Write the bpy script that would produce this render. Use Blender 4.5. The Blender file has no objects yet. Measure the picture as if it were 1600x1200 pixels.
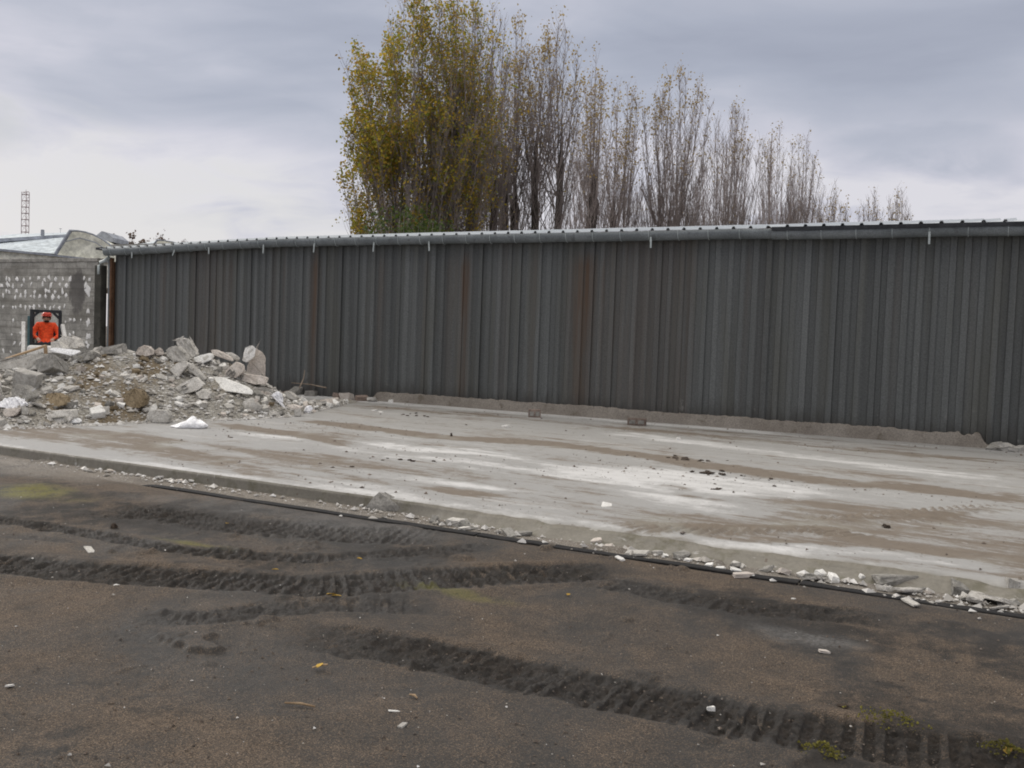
import bpy, bmesh, math, random
import numpy as np
from mathutils import Vector, Matrix

# ------------------------------------------------------------------ camera, world, sun, exposure
S = bpy.context.scene
COL = S.collection
F = 1500.0; RHO = .037; TH = math.atan(70 / 1500)
CAM = Vector((14.13, -18.72, 1.6))
XA = Vector((.87904, .47675, 0)); YA = Vector((-.47675, .87904, 0))     # camera-right and camera-forward on the ground
fw = YA * math.cos(TH) + Vector((0, 0, -math.sin(TH)))
u0 = YA * math.sin(TH) + Vector((0, 0, math.cos(TH)))
RT = XA * math.cos(RHO) + u0 * math.sin(RHO)
UP = XA * -math.sin(RHO) + u0 * math.cos(RHO)
cd = bpy.data.cameras.new('camera'); cam = bpy.data.objects.new('camera', cd); COL.objects.link(cam)
m = Matrix((RT, UP, -fw)).transposed().to_4x4(); m.translation = CAM
cam.matrix_world = m
cd.sensor_width = 36; cd.lens = F / 1600 * 36; cd.clip_end = 3000; cd.clip_start = .05
S.camera = cam
S.view_settings.view_transform = 'Standard'; S.view_settings.look = 'None'
S.view_settings.exposure = 0.0; S.view_settings.gamma = 1.0
S.cycles.filter_width = 1.9
S.cycles.max_bounces = 6

SUN_DIR = (-XA * .75 + YA * .62).normalized() * math.cos(math.radians(24)) + Vector((0, 0, math.sin(math.radians(24))))
W = bpy.data.worlds.new("World"); S.world = W; W.use_nodes = True


def N(nt, typ, ins=None, **props):
    n = nt.nodes.new(typ)
    for k, v in props.items(): setattr(n, k, v)
    for k, v in (ins or {}).items():
        s = n.inputs[k]
        if isinstance(v, bpy.types.NodeSocket): nt.links.new(v, s)
        else: s.default_value = v
    return n


def c4(c): return (c[0], c[1], c[2], 1)


def mixc(nt, f, a, b, blend='MIX'):
    a = c4(a) if isinstance(a, tuple) else a
    b = c4(b) if isinstance(b, tuple) else b
    return N(nt, 'ShaderNodeMix', {0: f, 6: a, 7: b}, data_type='RGBA', blend_type=blend).outputs[2]


def rng_(nt, v, a, b, c=0., d=1., smooth=True):
    return N(nt, 'ShaderNodeMapRange', {0: v, 1: a, 2: b, 3: c, 4: d}, interpolation_type='SMOOTHSTEP' if smooth else 'LINEAR').outputs[0]


def mth(nt, op, a, b=0., c=0.):
    return N(nt, 'ShaderNodeMath', {0: a, 1: b, 2: c}, operation=op).outputs[0]


def noise(nt, vec, scale, detail=4., rough=.55, dist=0.):
    return N(nt, 'ShaderNodeTexNoise', {'Vector': vec, 'Scale': scale, 'Detail': detail, 'Roughness': rough, 'Distortion': dist}).outputs[0]


def scl(nt, vec, s, off=(0, 0, 0)):
    return N(nt, 'ShaderNodeMapping', {'Vector': vec, 'Scale': s, 'Location': off}).outputs[0]


def build_world():
    nt = W.node_tree; nt.nodes.clear()
    tc = N(nt, 'ShaderNodeTexCoord').outputs['Generated']
    sky = N(nt, 'ShaderNodeTexSky', sky_type='NISHITA', sun_disc=False, sun_elevation=math.radians(24),
            sun_rotation=math.atan2(SUN_DIR.x, SUN_DIR.y))
    clear = mixc(nt, 1., sky.outputs[0], (.1, .1, .1), 'MULTIPLY')
    # direction in a frame whose y axis looks across the yard: x = azimuth, z = height
    ax = N(nt, 'ShaderNodeVectorMath', {0: tc, 1: tuple(XA)}, operation='DOT_PRODUCT').outputs['Value']
    ay = N(nt, 'ShaderNodeVectorMath', {0: tc, 1: tuple(YA)}, operation='DOT_PRODUCT').outputs['Value']
    z = N(nt, 'ShaderNodeSeparateXYZ', {0: tc}).outputs[2]
    az = mth(nt, 'ARCTAN2', ax, ay)
    zp = mth(nt, 'MAXIMUM', z, 0.0)
    q = mth(nt, 'ADD', zp, .22)
    vec = N(nt, 'ShaderNodeCombineXYZ', {0: mth(nt, 'DIVIDE', ax, q), 1: mth(nt, 'DIVIDE', ay, q), 2: 0.}).outputs[0]
    n1 = noise(nt, scl(nt, vec, (1., 1.15, 1.), (3.1, 1.7, 0)), 1.45, 7, .52, .6)
    n2 = noise(nt, scl(nt, vec, (.9, 1.1, 1.), (-2.3, 4.2, 0)), 2.8, 7, .52, .8)
    nn = mth(nt, 'MULTIPLY_ADD', n1, .68, mth(nt, 'MULTIPLY', n2, .32))

    def blob(a0, z0, ra, rz):
        da = mth(nt, 'DIVIDE', mth(nt, 'SUBTRACT', az, a0), ra)
        dz = mth(nt, 'DIVIDE', mth(nt, 'SUBTRACT', z, z0), rz)
        r = mth(nt, 'ADD', mth(nt, 'MULTIPLY', da, da), mth(nt, 'MULTIPLY', dz, dz))
        r = mth(nt, 'ADD', r, mth(nt, 'MULTIPLY', mth(nt, 'SUBTRACT', n2, .5), 5.))
        return rng_(nt, r, 1.6, 0.)
    # cloud deck: dense bands high up, thinner and paler low down
    dens = mth(nt, 'ADD', nn, rng_(nt, z, .07, .33, -.17, .13))
    for a0, z0, ra, rz, w in ((-.20, .235, .26, .055, .12), (.34, .255, .22, .05, .08), (.39, .185, .10, .025, .11), (-.62, .165, .13, .03, .16),
                              (.28, .155, .14, .035, -.12), (-.47, .125, .07, .035, -.08), (-.33, .28, .09, .03, -.04), (.52, .19, .12, .02, -.05), (0.1, .17, .3, .02, -.03)):
        dens = mth(nt, 'MULTIPLY_ADD', blob(a0, z0, ra, rz), w, dens)
    ramp = N(nt, 'ShaderNodeValToRGB', {0: dens})
    e = ramp.color_ramp.elements
    e[0].position = .37; e[0].color = (.74, .725, .775, 1)
    e[1].position = .86; e[1].color = (.335, .36, .445, 1)
    k = ramp.color_ramp.elements.new(.47); k.color = (.615, .615, .695, 1)
    k = ramp.color_ramp.elements.new(.58); k.color = (.50, .52, .605, 1)
    k = ramp.color_ramp.elements.new(.69); k.color = (.425, .452, .54, 1)
    cl = ramp.outputs[0]
    glow = mth(nt, 'MULTIPLY', blob(-.55, .09, .42, .085), .45)
    cl = mixc(nt, glow, cl, (.74, .73, .70))
    col = mixc(nt, .93, clear, cl)
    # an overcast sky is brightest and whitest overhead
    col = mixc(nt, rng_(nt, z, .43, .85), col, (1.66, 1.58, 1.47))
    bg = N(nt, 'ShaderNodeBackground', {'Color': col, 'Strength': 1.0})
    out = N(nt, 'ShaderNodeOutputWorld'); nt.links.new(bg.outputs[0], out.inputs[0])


build_world()
sd = bpy.data.lights.new('sun', 'SUN'); sd.energy = 1.3; sd.angle = math.radians(20); sd.color = (1, .95, .88)
sun = bpy.data.objects.new('sun', sd); COL.objects.link(sun)
sun.rotation_euler = SUN_DIR.to_track_quat('Z', 'Y').to_euler()

# ------------------------------------------------------------------ helpers
R = random.Random(7)
NR = np.random.RandomState(11)


def ray(u, v): return RT * ((u - 800) / F) - UP * ((v - 600) / F) + fw


def G(u, v, z=0.):                                  # where a sight line meets a level plane
    d = ray(u, v); return CAM + d * ((z - CAM.z) / d.z)


def at(u, v, Y):                                    # a point at ground distance Y
    d = ray(u, v); return CAM + d * (Y / d.dot(YA))


def onwall(u, v, y=0.):
    d = ray(u, v); return CAM + d * ((y - CAM.y) / d.y)


def tocam(p): q = p - CAM; return q.dot(XA), q.dot(YA)


def fromcam(X, Y, z): return CAM + XA * X + YA * Y + Vector((0, 0, z - CAM.z))


def vnoise(x, y, seed=0):                           # vectorised value noise
    xi = np.floor(x).astype(np.int64); yi = np.floor(y).astype(np.int64)
    fx = x - xi; fy = y - yi
    fx = fx * fx * (3 - 2 * fx); fy = fy * fy * (3 - 2 * fy)

    def h(a, b):
        n = (a * 374761393 + b * 668265263 + seed * 974634777) & 0x7fffffff
        n = ((n ^ (n >> 13)) * 1274126177) & 0x7fffffff
        return ((n ^ (n >> 16)) & 0xffff) / 65535.
    return (h(xi, yi) * (1 - fx) + h(xi + 1, yi) * fx) * (1 - fy) + (h(xi, yi + 1) * (1 - fx) + h(xi + 1, yi + 1) * fx) * fy


def fbm(x, y, o=4, seed=0, g=.5):
    a = 1.; t = 0.; s = 0.
    for i in range(o):
        t = t + a * vnoise(x * 2 ** i, y * 2 ** i, seed + i); s += a; a *= g
    return t / s - .5


def sst(a, b, x):
    t = np.clip((x - a) / (b - a), 0, 1); return t * t * (3 - 2 * t)


def link(name, me, mats=None, parent=None):
    o = bpy.data.objects.new(name, me); COL.objects.link(o)
    if mats:
        for mm in (mats if isinstance(mats, (list, tuple)) else [mats]): me.materials.append(mm)
    if parent is not None: o.parent = parent
    return o


def tag(o, label, cat, group=None, kind=None):
    if label: o['label'] = label
    if cat: o['category'] = cat
    if group: o['group'] = group
    if kind: o['kind'] = kind
    return o


def empty(name, loc=(0, 0, 0), rz=0.):
    o = bpy.data.objects.new(name, None); COL.objects.link(o); o.location = loc; o.rotation_euler = (0, 0, rz)
    o.empty_display_size = .2
    return o


def npmesh(name, V, Fq, smooth=False):
    me = bpy.data.meshes.new(name)
    V = np.asarray(V, dtype=np.float32); Fq = np.asarray(Fq, dtype=np.int32)
    me.vertices.add(len(V)); me.vertices.foreach_set('co', V.ravel())
    k = Fq.shape[1]
    me.loops.add(Fq.size); me.loops.foreach_set('vertex_index', Fq.ravel())
    me.polygons.add(len(Fq)); me.polygons.foreach_set('loop_start', np.arange(len(Fq), dtype=np.int32) * k)
    me.polygons.foreach_set('loop_total', np.full(len(Fq), k, dtype=np.int32))
    me.polygons.foreach_set('use_smooth', np.full(len(Fq), smooth, dtype=bool))
    me.update(calc_edges=True)
    return me


def attr(me, name, a):
    x = me.attributes.new(name, 'FLOAT', 'POINT'); x.data.foreach_set('value', np.asarray(a, dtype=np.float32).ravel())


def gridfaces(nr, nc):
    i = np.arange(nr - 1)[:, None] * nc + np.arange(nc - 1)[None]
    return np.stack([i, i + 1, i + nc + 1, i + nc], -1).reshape(-1, 4)


class MB:
    def __init__(s): s.bm = bmesh.new()

    def box(s, c, d, rot=None, bev=0.):
        r = bmesh.ops.create_cube(s.bm, size=1)
        vs = r['verts']
        M = Matrix.Translation(Vector(c)) @ (rot.to_4x4() if rot is not None else Matrix.Identity(4)) @ Matrix.Diagonal((*d, 1))
        bmesh.ops.transform(s.bm, matrix=M, verts=vs)
        if bev:
            es = list({e for v in vs for e in v.link_edges})
            bmesh.ops.bevel(s.bm, geom=es, offset=bev, segments=2, affect='EDGES', profile=.5)
        return s

    def tube(s, pts, rad, n=8, cap=True):
        pts = [Vector(p) for p in pts]
        rad = rad if isinstance(rad, (list, tuple)) else [rad] * len(pts)
        rings = []
        for i, p in enumerate(pts):
            d = (pts[min(i + 1, len(pts) - 1)] - pts[max(i - 1, 0)]).normalized()
            a = Vector((0, 0, 1)) if abs(d.z) < .9 else Vector((1, 0, 0))
            x = d.cross(a).normalized(); y = d.cross(x)
            rings.append([s.bm.verts.new(p + (x * math.cos(2 * math.pi * k / n) + y * math.sin(2 * math.pi * k / n)) * rad[i]) for k in range(n)])
        for a, b in zip(rings, rings[1:]):
            for k in range(n): s.bm.faces.new((a[k], a[(k + 1) % n], b[(k + 1) % n], b[k]))
        if cap: s.bm.faces.new(rings[0][::-1]); s.bm.faces.new(rings[-1])
        return s

    def hull(s, pts):
        vs = [s.bm.verts.new(p) for p in pts]
        r = bmesh.ops.convex_hull(s.bm, input=vs)
        bad = [g for g in set(r['geom_interior']) | set(r['geom_unused']) if isinstance(g, bmesh.types.BMVert) and g.is_valid]
        if bad: bmesh.ops.delete(s.bm, geom=bad, context='VERTS')
        return s

    def poly(s, pts):
        s.bm.faces.new([s.bm.verts.new(p) for p in pts]); return s

    def prism(s, pts, push):
        push = Vector(push)
        a = [s.bm.verts.new(Vector(p)) for p in pts]; b = [s.bm.verts.new(Vector(p) + push) for p in pts]
        n = len(a)
        s.bm.faces.new(a); s.bm.faces.new(b[::-1])
        for i in range(n): s.bm.faces.new((a[i], b[i], b[(i + 1) % n], a[(i + 1) % n]))
        return s

    def ico(s, c, r, sub=2, sc=(1, 1, 1)):
        q = bmesh.ops.create_icosphere(s.bm, subdivisions=sub, radius=r)
        bmesh.ops.transform(s.bm, matrix=Matrix.Translation(Vector(c)) @ Matrix.Diagonal((*sc, 1)), verts=q['verts'])
        return s

    def build(s, name, mat, parent=None, smooth=False):
        bmesh.ops.recalc_face_normals(s.bm, faces=s.bm.faces[:])
        me = bpy.data.meshes.new(name); s.bm.to_mesh(me); s.bm.free()
        if smooth:
            for p in me.polygons: p.use_smooth = True
        return link(name, me, mat, parent)


def new_mat(name):
    mt = bpy.data.materials.new(name); mt.use_nodes = True; nt = mt.node_tree; nt.nodes.clear()
    out = N(nt, 'ShaderNodeOutputMaterial')
    b = N(nt, 'ShaderNodeBsdfPrincipled'); nt.links.new(b.outputs[0], out.inputs[0])
    return mt, nt, b


def stone(name, c1, c2, scale=4., rough=.9, bump=.35, bscale=45., c3=None, rand=.25, spec=.3, metal=0.):
    mt, nt, b = new_mat(name)
    tc = N(nt, 'ShaderNodeTexCoord').outputs['Object']
    oi = N(nt, 'ShaderNodeObjectInfo').outputs['Random']
    off = N(nt, 'ShaderNodeVectorMath', {0: tc, 1: N(nt, 'ShaderNodeCombineXYZ', {0: mth(nt, 'MULTIPLY', oi, 37.), 1: oi, 2: mth(nt, 'MULTIPLY', oi, 11.)}).outputs[0]}, operation='ADD').outputs[0]
    col = mixc(nt, rng_(nt, noise(nt, off, scale, 6, .62), .36, .64), c1, c2)
    if c3: col = mixc(nt, rng_(nt, noise(nt, off, scale * 2.7, 5, .6, .6), .56, .68), col, c3)
    fine = noise(nt, off, bscale, 5, .7)
    col = mixc(nt, .5, col, N(nt, 'ShaderNodeVectorMath', {0: col, 'Scale': rng_(nt, fine, .3, .7, .45, 1.6)}, operation='SCALE').outputs[0])
    if rand: col = N(nt, 'ShaderNodeVectorMath', {0: col, 'Scale': rng_(nt, oi, 0., 1., 1 - rand, 1 + rand, False)}, operation='SCALE').outputs[0]
    nt.links.new(col, b.inputs['Base Color'])
    b.inputs['Roughness'].default_value = rough; b.inputs['Specular IOR Level'].default_value = spec; b.inputs['Metallic'].default_value = metal
    bp = N(nt, 'ShaderNodeBump', {'Strength': bump, 'Distance': .02, 'Height': mth(nt, 'ADD', fine, noise(nt, off, bscale * .25, 3))})
    nt.links.new(bp.outputs[0], b.inputs['Normal'])
    return mt


M = {}
M['concrete'] = stone('grey_concrete', (.41, .393, .36), (.56, .54, .505), 5, c3=(.31, .285, .25))
M['concrete_dark'] = stone('dark_concrete', (.19, .183, .168), (.30, .288, .265), 5, c3=(.14, .128, .10))
M['plaster'] = stone('white_plaster', (.66, .65, .62), (.76, .75, .72), 3, bump=.15, c3=(.48, .46, .42), rand=.08)
M['beige'] = stone('beige_render', (.46, .41, .365), (.56, .515, .47), 4, bump=.2, c3=(.36, .33, .29), rand=.1)
M['brick'] = stone('brown_brick', (.16, .12, .10), (.24, .19, .16), 8, c3=(.10, .08, .07))
M['clay'] = stone('brown_clay', (.17, .13, .08), (.235, .185, .12), 3, bump=.7, c3=(.14, .115, .08))
M['clod'] = stone('mud_clod', (.045, .033, .026), (.085, .062, .045), 9, bump=.6)
M['foam'] = stone('white_foam', (.80, .80, .80), (.86, .86, .86), 6, bump=.1, rand=.04)
M['bag'] = stone('white_plastic', (.78, .78, .80), (.86, .86, .88), 8, rough=.45, bump=.35, bscale=14, rand=.05)
M['wood'] = stone('weathered_wood', (.25, .17, .10), (.36, .26, .16), 9, bump=.2)
M['stick'] = stone('dead_stick', (.14, .11, .085), (.22, .18, .14), 9, bump=.2)
M['leafy'] = stone('yellow_leaf', (.42, .26, .04), (.5, .33, .07), 20, bump=.1)
M['moss'] = stone('yellow_moss', (.075, .068, .015), (.15, .135, .025), 20, bump=.6)
M['steel_dark'] = stone('dark_rail_steel', (.006, .006, .007), (.014, .013, .013), 7, rough=.8, bump=.3, c3=(.022, .019, .017), rand=0)
M['block'] = None
M['black'] = stone('black_paint', (.016, .017, .02), (.03, .032, .036), 6, rough=.5, bump=.05, rand=0)
M['teal'] = stone('teal_paint', (.05, .10, .11), (.07, .13, .14), 6, rough=.45, bump=.05, rand=0)
M['white_paint'] = stone('white_machine_paint', (.62, .61, .58), (.72, .71, .68), 6, rough=.45, bump=.05, rand=0)
M['rubber'] = stone('tyre_rubber', (.02, .02, .02), (.035, .034, .032), 9, bump=.3, rand=0)
M['orange'] = stone('orange_workwear', (.80, .075, .02), (.92, .11, .03), 6, rough=.8, bump=.25, bscale=18, rand=0)
M['band'] = stone('dark_reflective_band', (.10, .09, .045), (.15, .13, .07), 6, rand=0)
M['helmet'] = stone('red_helmet', (.50, .05, .03), (.60, .07, .04), 6, rough=.35, bump=.02, rand=0)
M['skin'] = stone('skin', (.44, .26, .19), (.52, .32, .24), 9, rough=.6, bump=.05, rand=0)
M['hair'] = stone('dark_hair', (.018, .014, .012), (.03, .025, .02), 20, bump=.4, rand=0)
M['trousers'] = stone('dark_trousers', (.03, .035, .05), (.05, .055, .07), 8, rand=0)
M['galv'] = stone('galvanised_gutter', (.11, .125, .132), (.155, .172, .18), 2.2, rough=.5, bump=.06, c3=(.09, .10, .105), rand=0, spec=.5)
M['strap'] = stone('pale_strap', (.34, .38, .38), (.42, .46, .46), 6, rough=.5, bump=.05, rand=0)
M['rust'] = stone('rusted_steel', (.085, .042, .022), (.125, .068, .038), 3, bump=.3, c3=(.05, .035, .025), rand=0)
M['cream'] = stone('cream_render', (.70, .69, .59), (.76, .75, .66), .35, bump=.02, bscale=3, rand=0)
M['factory_roof'] = stone('pale_blue_roof_sheet', (.46, .51, .55), (.54, .59, .62), .5, rough=.85, bump=.02, bscale=3, rand=0)
M['factory_trim'] = stone('lead_grey_trim', (.25, .27, .31), (.33, .35, .39), .6, rough=.6, bump=.02, bscale=3, rand=0)
M['mast'] = stone('mast_steel', (.30, .22, .23), (.40, .33, .34), .6, rough=.6, bump=.0, rand=0)
M['bark'] = stone('poplar_bark', (.045, .037, .032), (.085, .072, .064), 1.2, bump=.5, bscale=9, c3=(.05, .052, .03), rand=.15)
M['twig'] = stone('poplar_twigs', (.22, .185, .172), (.33, .285, .268), .8, bump=0., rand=.12)
M['ivory'] = stone('dry_mortar', (.78, .77, .75), (.86, .85, .83), 9, bump=.3, rand=.1)


def leaf_mat(name, cols, trans=.35):
    mt, nt, b = new_mat(name)
    g = N(nt, 'ShaderNodeNewGeometry').outputs['Random Per Island']
    rp = N(nt, 'ShaderNodeValToRGB', {0: g}); e = rp.color_ramp.elements
    e[0].color = c4(cols[0]); e[1].color = c4(cols[-1])
    for i, c in enumerate(cols[1:-1]): e.new((i + 1) / (len(cols) - 1)).color = c4(c)
    nt.links.new(rp.outputs[0], b.inputs['Base Color']); b.inputs['Roughness'].default_value = .55
    tr = N(nt, 'ShaderNodeBsdfTranslucent', {'Color': rp.outputs[0]})
    mx = N(nt, 'ShaderNodeMixShader', {0: trans, 1: b.outputs[0], 2: tr.outputs[0]})
    nt.links.new(mx.outputs[0], [n for n in nt.nodes if n.type == 'OUTPUT_MATERIAL'][0].inputs[0])
    return mt


M['leaf_gold'] = leaf_mat('golden_leaves', [(.22, .22, .03), (.42, .34, .04), (.55, .38, .05), (.34, .20, .04), (.17, .20, .03), (.32, .31, .04)], .6)
M['leaf_green'] = leaf_mat('green_leaves', [(.04, .08, .015), (.07, .11, .02), (.10, .13, .025), (.06, .09, .025)], .45)
M['leaf_tan'] = leaf_mat('tan_leaves', [(.34, .26, .11), (.46, .35, .13), (.28, .22, .13), (.42, .29, .10)], .5)
M['leaf_brown'] = leaf_mat('brown_leaves', [(.09, .05, .03), (.13, .075, .04), (.07, .055, .035)])


def ground_material():
    mt, nt, b = new_mat('yard_ground')
    P = N(nt, 'ShaderNodeNewGeometry').outputs['Position']

    def A(n): return N(nt, 'ShaderNodeAttribute', attribute_name=n).outputs['Fac']
    mud = A('mud'); grit = A('grit'); moss = A('moss'); pale = A('pale')
    big = noise(nt, P, .55, 5, .6, .5)
    med = noise(nt, P, 3.2, 6, .65)
    fine = noise(nt, P, 42., 5, .75)
    asph = mixc(nt, fine, (.024, .0232, .022), (.055, .051, .047))
    vor = N(nt, 'ShaderNodeTexVoronoi', {'Vector': P, 'Scale': 210.})
    vb = N(nt, 'ShaderNodeSeparateColor', {0: vor.outputs['Color']})
    sand = mixc(nt, vb.outputs[0], (.036, .027, .0195), (.215, .158, .112))
    sand = mixc(nt, rng_(nt, vb.outputs[1], .90, .97), sand, (.22, .17, .125))
    cov = mth(nt, 'ADD', mth(nt, 'MULTIPLY_ADD', big, .9, mth(nt, 'MULTIPLY', med, .55)), mth(nt, 'MULTIPLY', vb.outputs[2], .35))
    cov = mth(nt, 'SUBTRACT', cov, mth(nt, 'MULTIPLY', mud, .55))
    col = mixc(nt, rng_(nt, cov, .72, 1.14), asph, sand)
    mudc = mixc(nt, rng_(nt, noise(nt, P, 16, 5, .7), .35, .65), (.012, .0095, .0075), (.034, .025, .018))
    col = mixc(nt, mth(nt, 'MAXIMUM', mth(nt, 'MULTIPLY', mud, .84), 0.), col, mudc)
    gr = mixc(nt, noise(nt, P, 24, 5, .8), (.12, .10, .08), (.26, .23, .195))
    gr = mixc(nt, rng_(nt, vb.outputs[1], .8, .95), gr, (.48, .46, .42))
    col = mixc(nt, mth(nt, 'MULTIPLY', grit, rng_(nt, mth(nt, 'ADD', fine, med), .7, 1.1, .45, 1.)), col, gr)
    col = mixc(nt, mth(nt, 'MULTIPLY', pale, rng_(nt, mth(nt, 'ADD', fine, med), .75, 1.2)), col, (.17, .165, .16))
    col = mixc(nt, mth(nt, 'MULTIPLY', moss, rng_(nt, mth(nt, 'ADD', med, fine), .8, 1.15)), col, mixc(nt, fine, (.08, .085, .015), (.24, .22, .04)))
    specks = N(nt, 'ShaderNodeTexVoronoi', {'Vector': P, 'Scale': 26.})
    sp = mth(nt, 'MULTIPLY', rng_(nt, specks.outputs['Distance'], .13, .07), rng_(nt, N(nt, 'ShaderNodeSeparateColor', {0: specks.outputs['Color']}).outputs[0], .955, .965))
    col = mixc(nt, sp, col, (.42, .40, .36))
    nt.links.new(col, b.inputs['Base Color'])
    nt.links.new(rng_(nt, big, .35, .65, .62, .9), b.inputs['Roughness'])
    b.inputs['Specular IOR Level'].default_value = .3
    h = mth(nt, 'ADD', mth(nt, 'MULTIPLY', fine, .55), mth(nt, 'ADD', mth(nt, 'MULTIPLY', vb.outputs[0], .25), mth(nt, 'MULTIPLY', med, .6)))
    bp = N(nt, 'ShaderNodeBump', {'Strength': .8, 'Distance': .03, 'Height': h})
    nt.links.new(bp.outputs[0], b.inputs['Normal'])
    return mt


def slab_material():
    mt, nt, b = new_mat('slab_concrete')
    P = N(nt, 'ShaderNodeNewGeometry').outputs['Position']
    dirt = N(nt, 'ShaderNodeAttribute', attribute_name='dirt').outputs['Fac']
    edge = N(nt, 'ShaderNodeAttribute', attribute_name='edge').outputs['Fac']
    sv = N(nt, 'ShaderNodeVectorRotate', {'Vector': P, 'Angle': math.radians(4)}, rotation_type='Z_AXIS').outputs[0]
    st = noise(nt, scl(nt, sv, (.16, 1.15, 1.)), 1.0, 7, .62, .35)
    st2 = noise(nt, scl(nt, sv, (.5, 2.6, 1.), (7, 3, 0)), 1.0, 7, .68, .5)
    st3 = noise(nt, scl(nt, sv, (.9, 9., 1.), (2, 5, 0)), 1.0, 6, .7, .4)
    blot = noise(nt, P, .35, 5, .6, .3)
    fine = noise(nt, P, 30, 6, .75)
    med = noise(nt, P, 5, 6, .7)
    conc = mixc(nt, fine, (.26, .256, .247), (.375, .368, .355))
    conc = mixc(nt, rng_(nt, mth(nt, 'SUBTRACT', mth(nt, 'MULTIPLY_ADD', st2, .75, mth(nt, 'MULTIPLY_ADD', med, .38, mth(nt, 'MULTIPLY_ADD', fine, .2, -.12))), mth(nt, 'MULTIPLY', dirt, .36)), .53, .84), conc, mixc(nt, fine, (.50, .496, .488), (.70, .695, .685)))
    d = mth(nt, 'ADD', mth(nt, 'MULTIPLY_ADD', st, .62, mth(nt, 'MULTIPLY_ADD', st2, .45, mth(nt, 'MULTIPLY_ADD', noise(nt, scl(nt, sv, (.8, 1.3, 1.)), 1.5, 8, .72, .8), .6, -.27))), mth(nt, 'MULTIPLY_ADD', blot, .45, mth(nt, 'MULTIPLY_ADD', med, .42, mth(nt, 'MULTIPLY', fine, .22))))
    d = mth(nt, 'MULTIPLY_ADD', dirt, .5, mth(nt, 'MULTIPLY_ADD', st3, .5, mth(nt, 'ADD', d, -.49)))
    dm = rng_(nt, d, .84, 1.12)
    dc = mixc(nt, med, (.105, .084, .064), (.21, .176, .14))
    dc = mixc(nt, rng_(nt, noise(nt, P, 1.1, 4), .55, .7), dc, (.22, .205, .175))
    dc = mixc(nt, rng_(nt, d, 1.45, 1.75), dc, (.095, .07, .052))
    col = mixc(nt, dm, conc, dc)
    raw = mixc(nt, fine, (.10, .092, .074), (.26, .24, .20))
    raw = mixc(nt, rng_(nt, med, .5, .65), raw, (.13, .12, .085))
    col = mixc(nt, edge, col, raw)
    vor = N(nt, 'ShaderNodeTexVoronoi', {'Vector': P, 'Scale': 14.})
    vc = N(nt, 'ShaderNodeSeparateColor', {0: vor.outputs['Color']}).outputs[0]
    wf = noise(nt, scl(nt, sv, (4., 11., 1.), (9, 2, 0)), 1., 6, .75)
    col = mixc(nt, mth(nt, 'MULTIPLY', rng_(nt, wf, .60, .68), .55), col, (.50, .49, .475))
    col = mixc(nt, mth(nt, 'MULTIPLY', rng_(nt, wf, .40, .33), .6), col, (.12, .098, .075))
    sp = mth(nt, 'MULTIPLY', rng_(nt, vor.outputs['Distance'], .22, .1), rng_(nt, vc, .90, .92))
    col = mixc(nt, mth(nt, 'MULTIPLY', sp, .8), col, (.10, .07, .05))
    nt.links.new(col, b.inputs['Base Color'])
    nt.links.new(rng_(nt, dm, 0., 1., .48, .85), b.inputs['Roughness'])
    b.inputs['Specular IOR Level'].default_value = .4
    h = mth(nt, 'ADD', mth(nt, 'MULTIPLY', fine, .35), mth(nt, 'ADD', mth(nt, 'MULTIPLY', med, .6), mth(nt, 'MULTIPLY', dm, .5)))
    bp = N(nt, 'ShaderNodeBump', {'Strength': .5, 'Distance': .02, 'Height': h})
    nt.links.new(bp.outputs[0], b.inputs['Normal'])
    return mt


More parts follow.
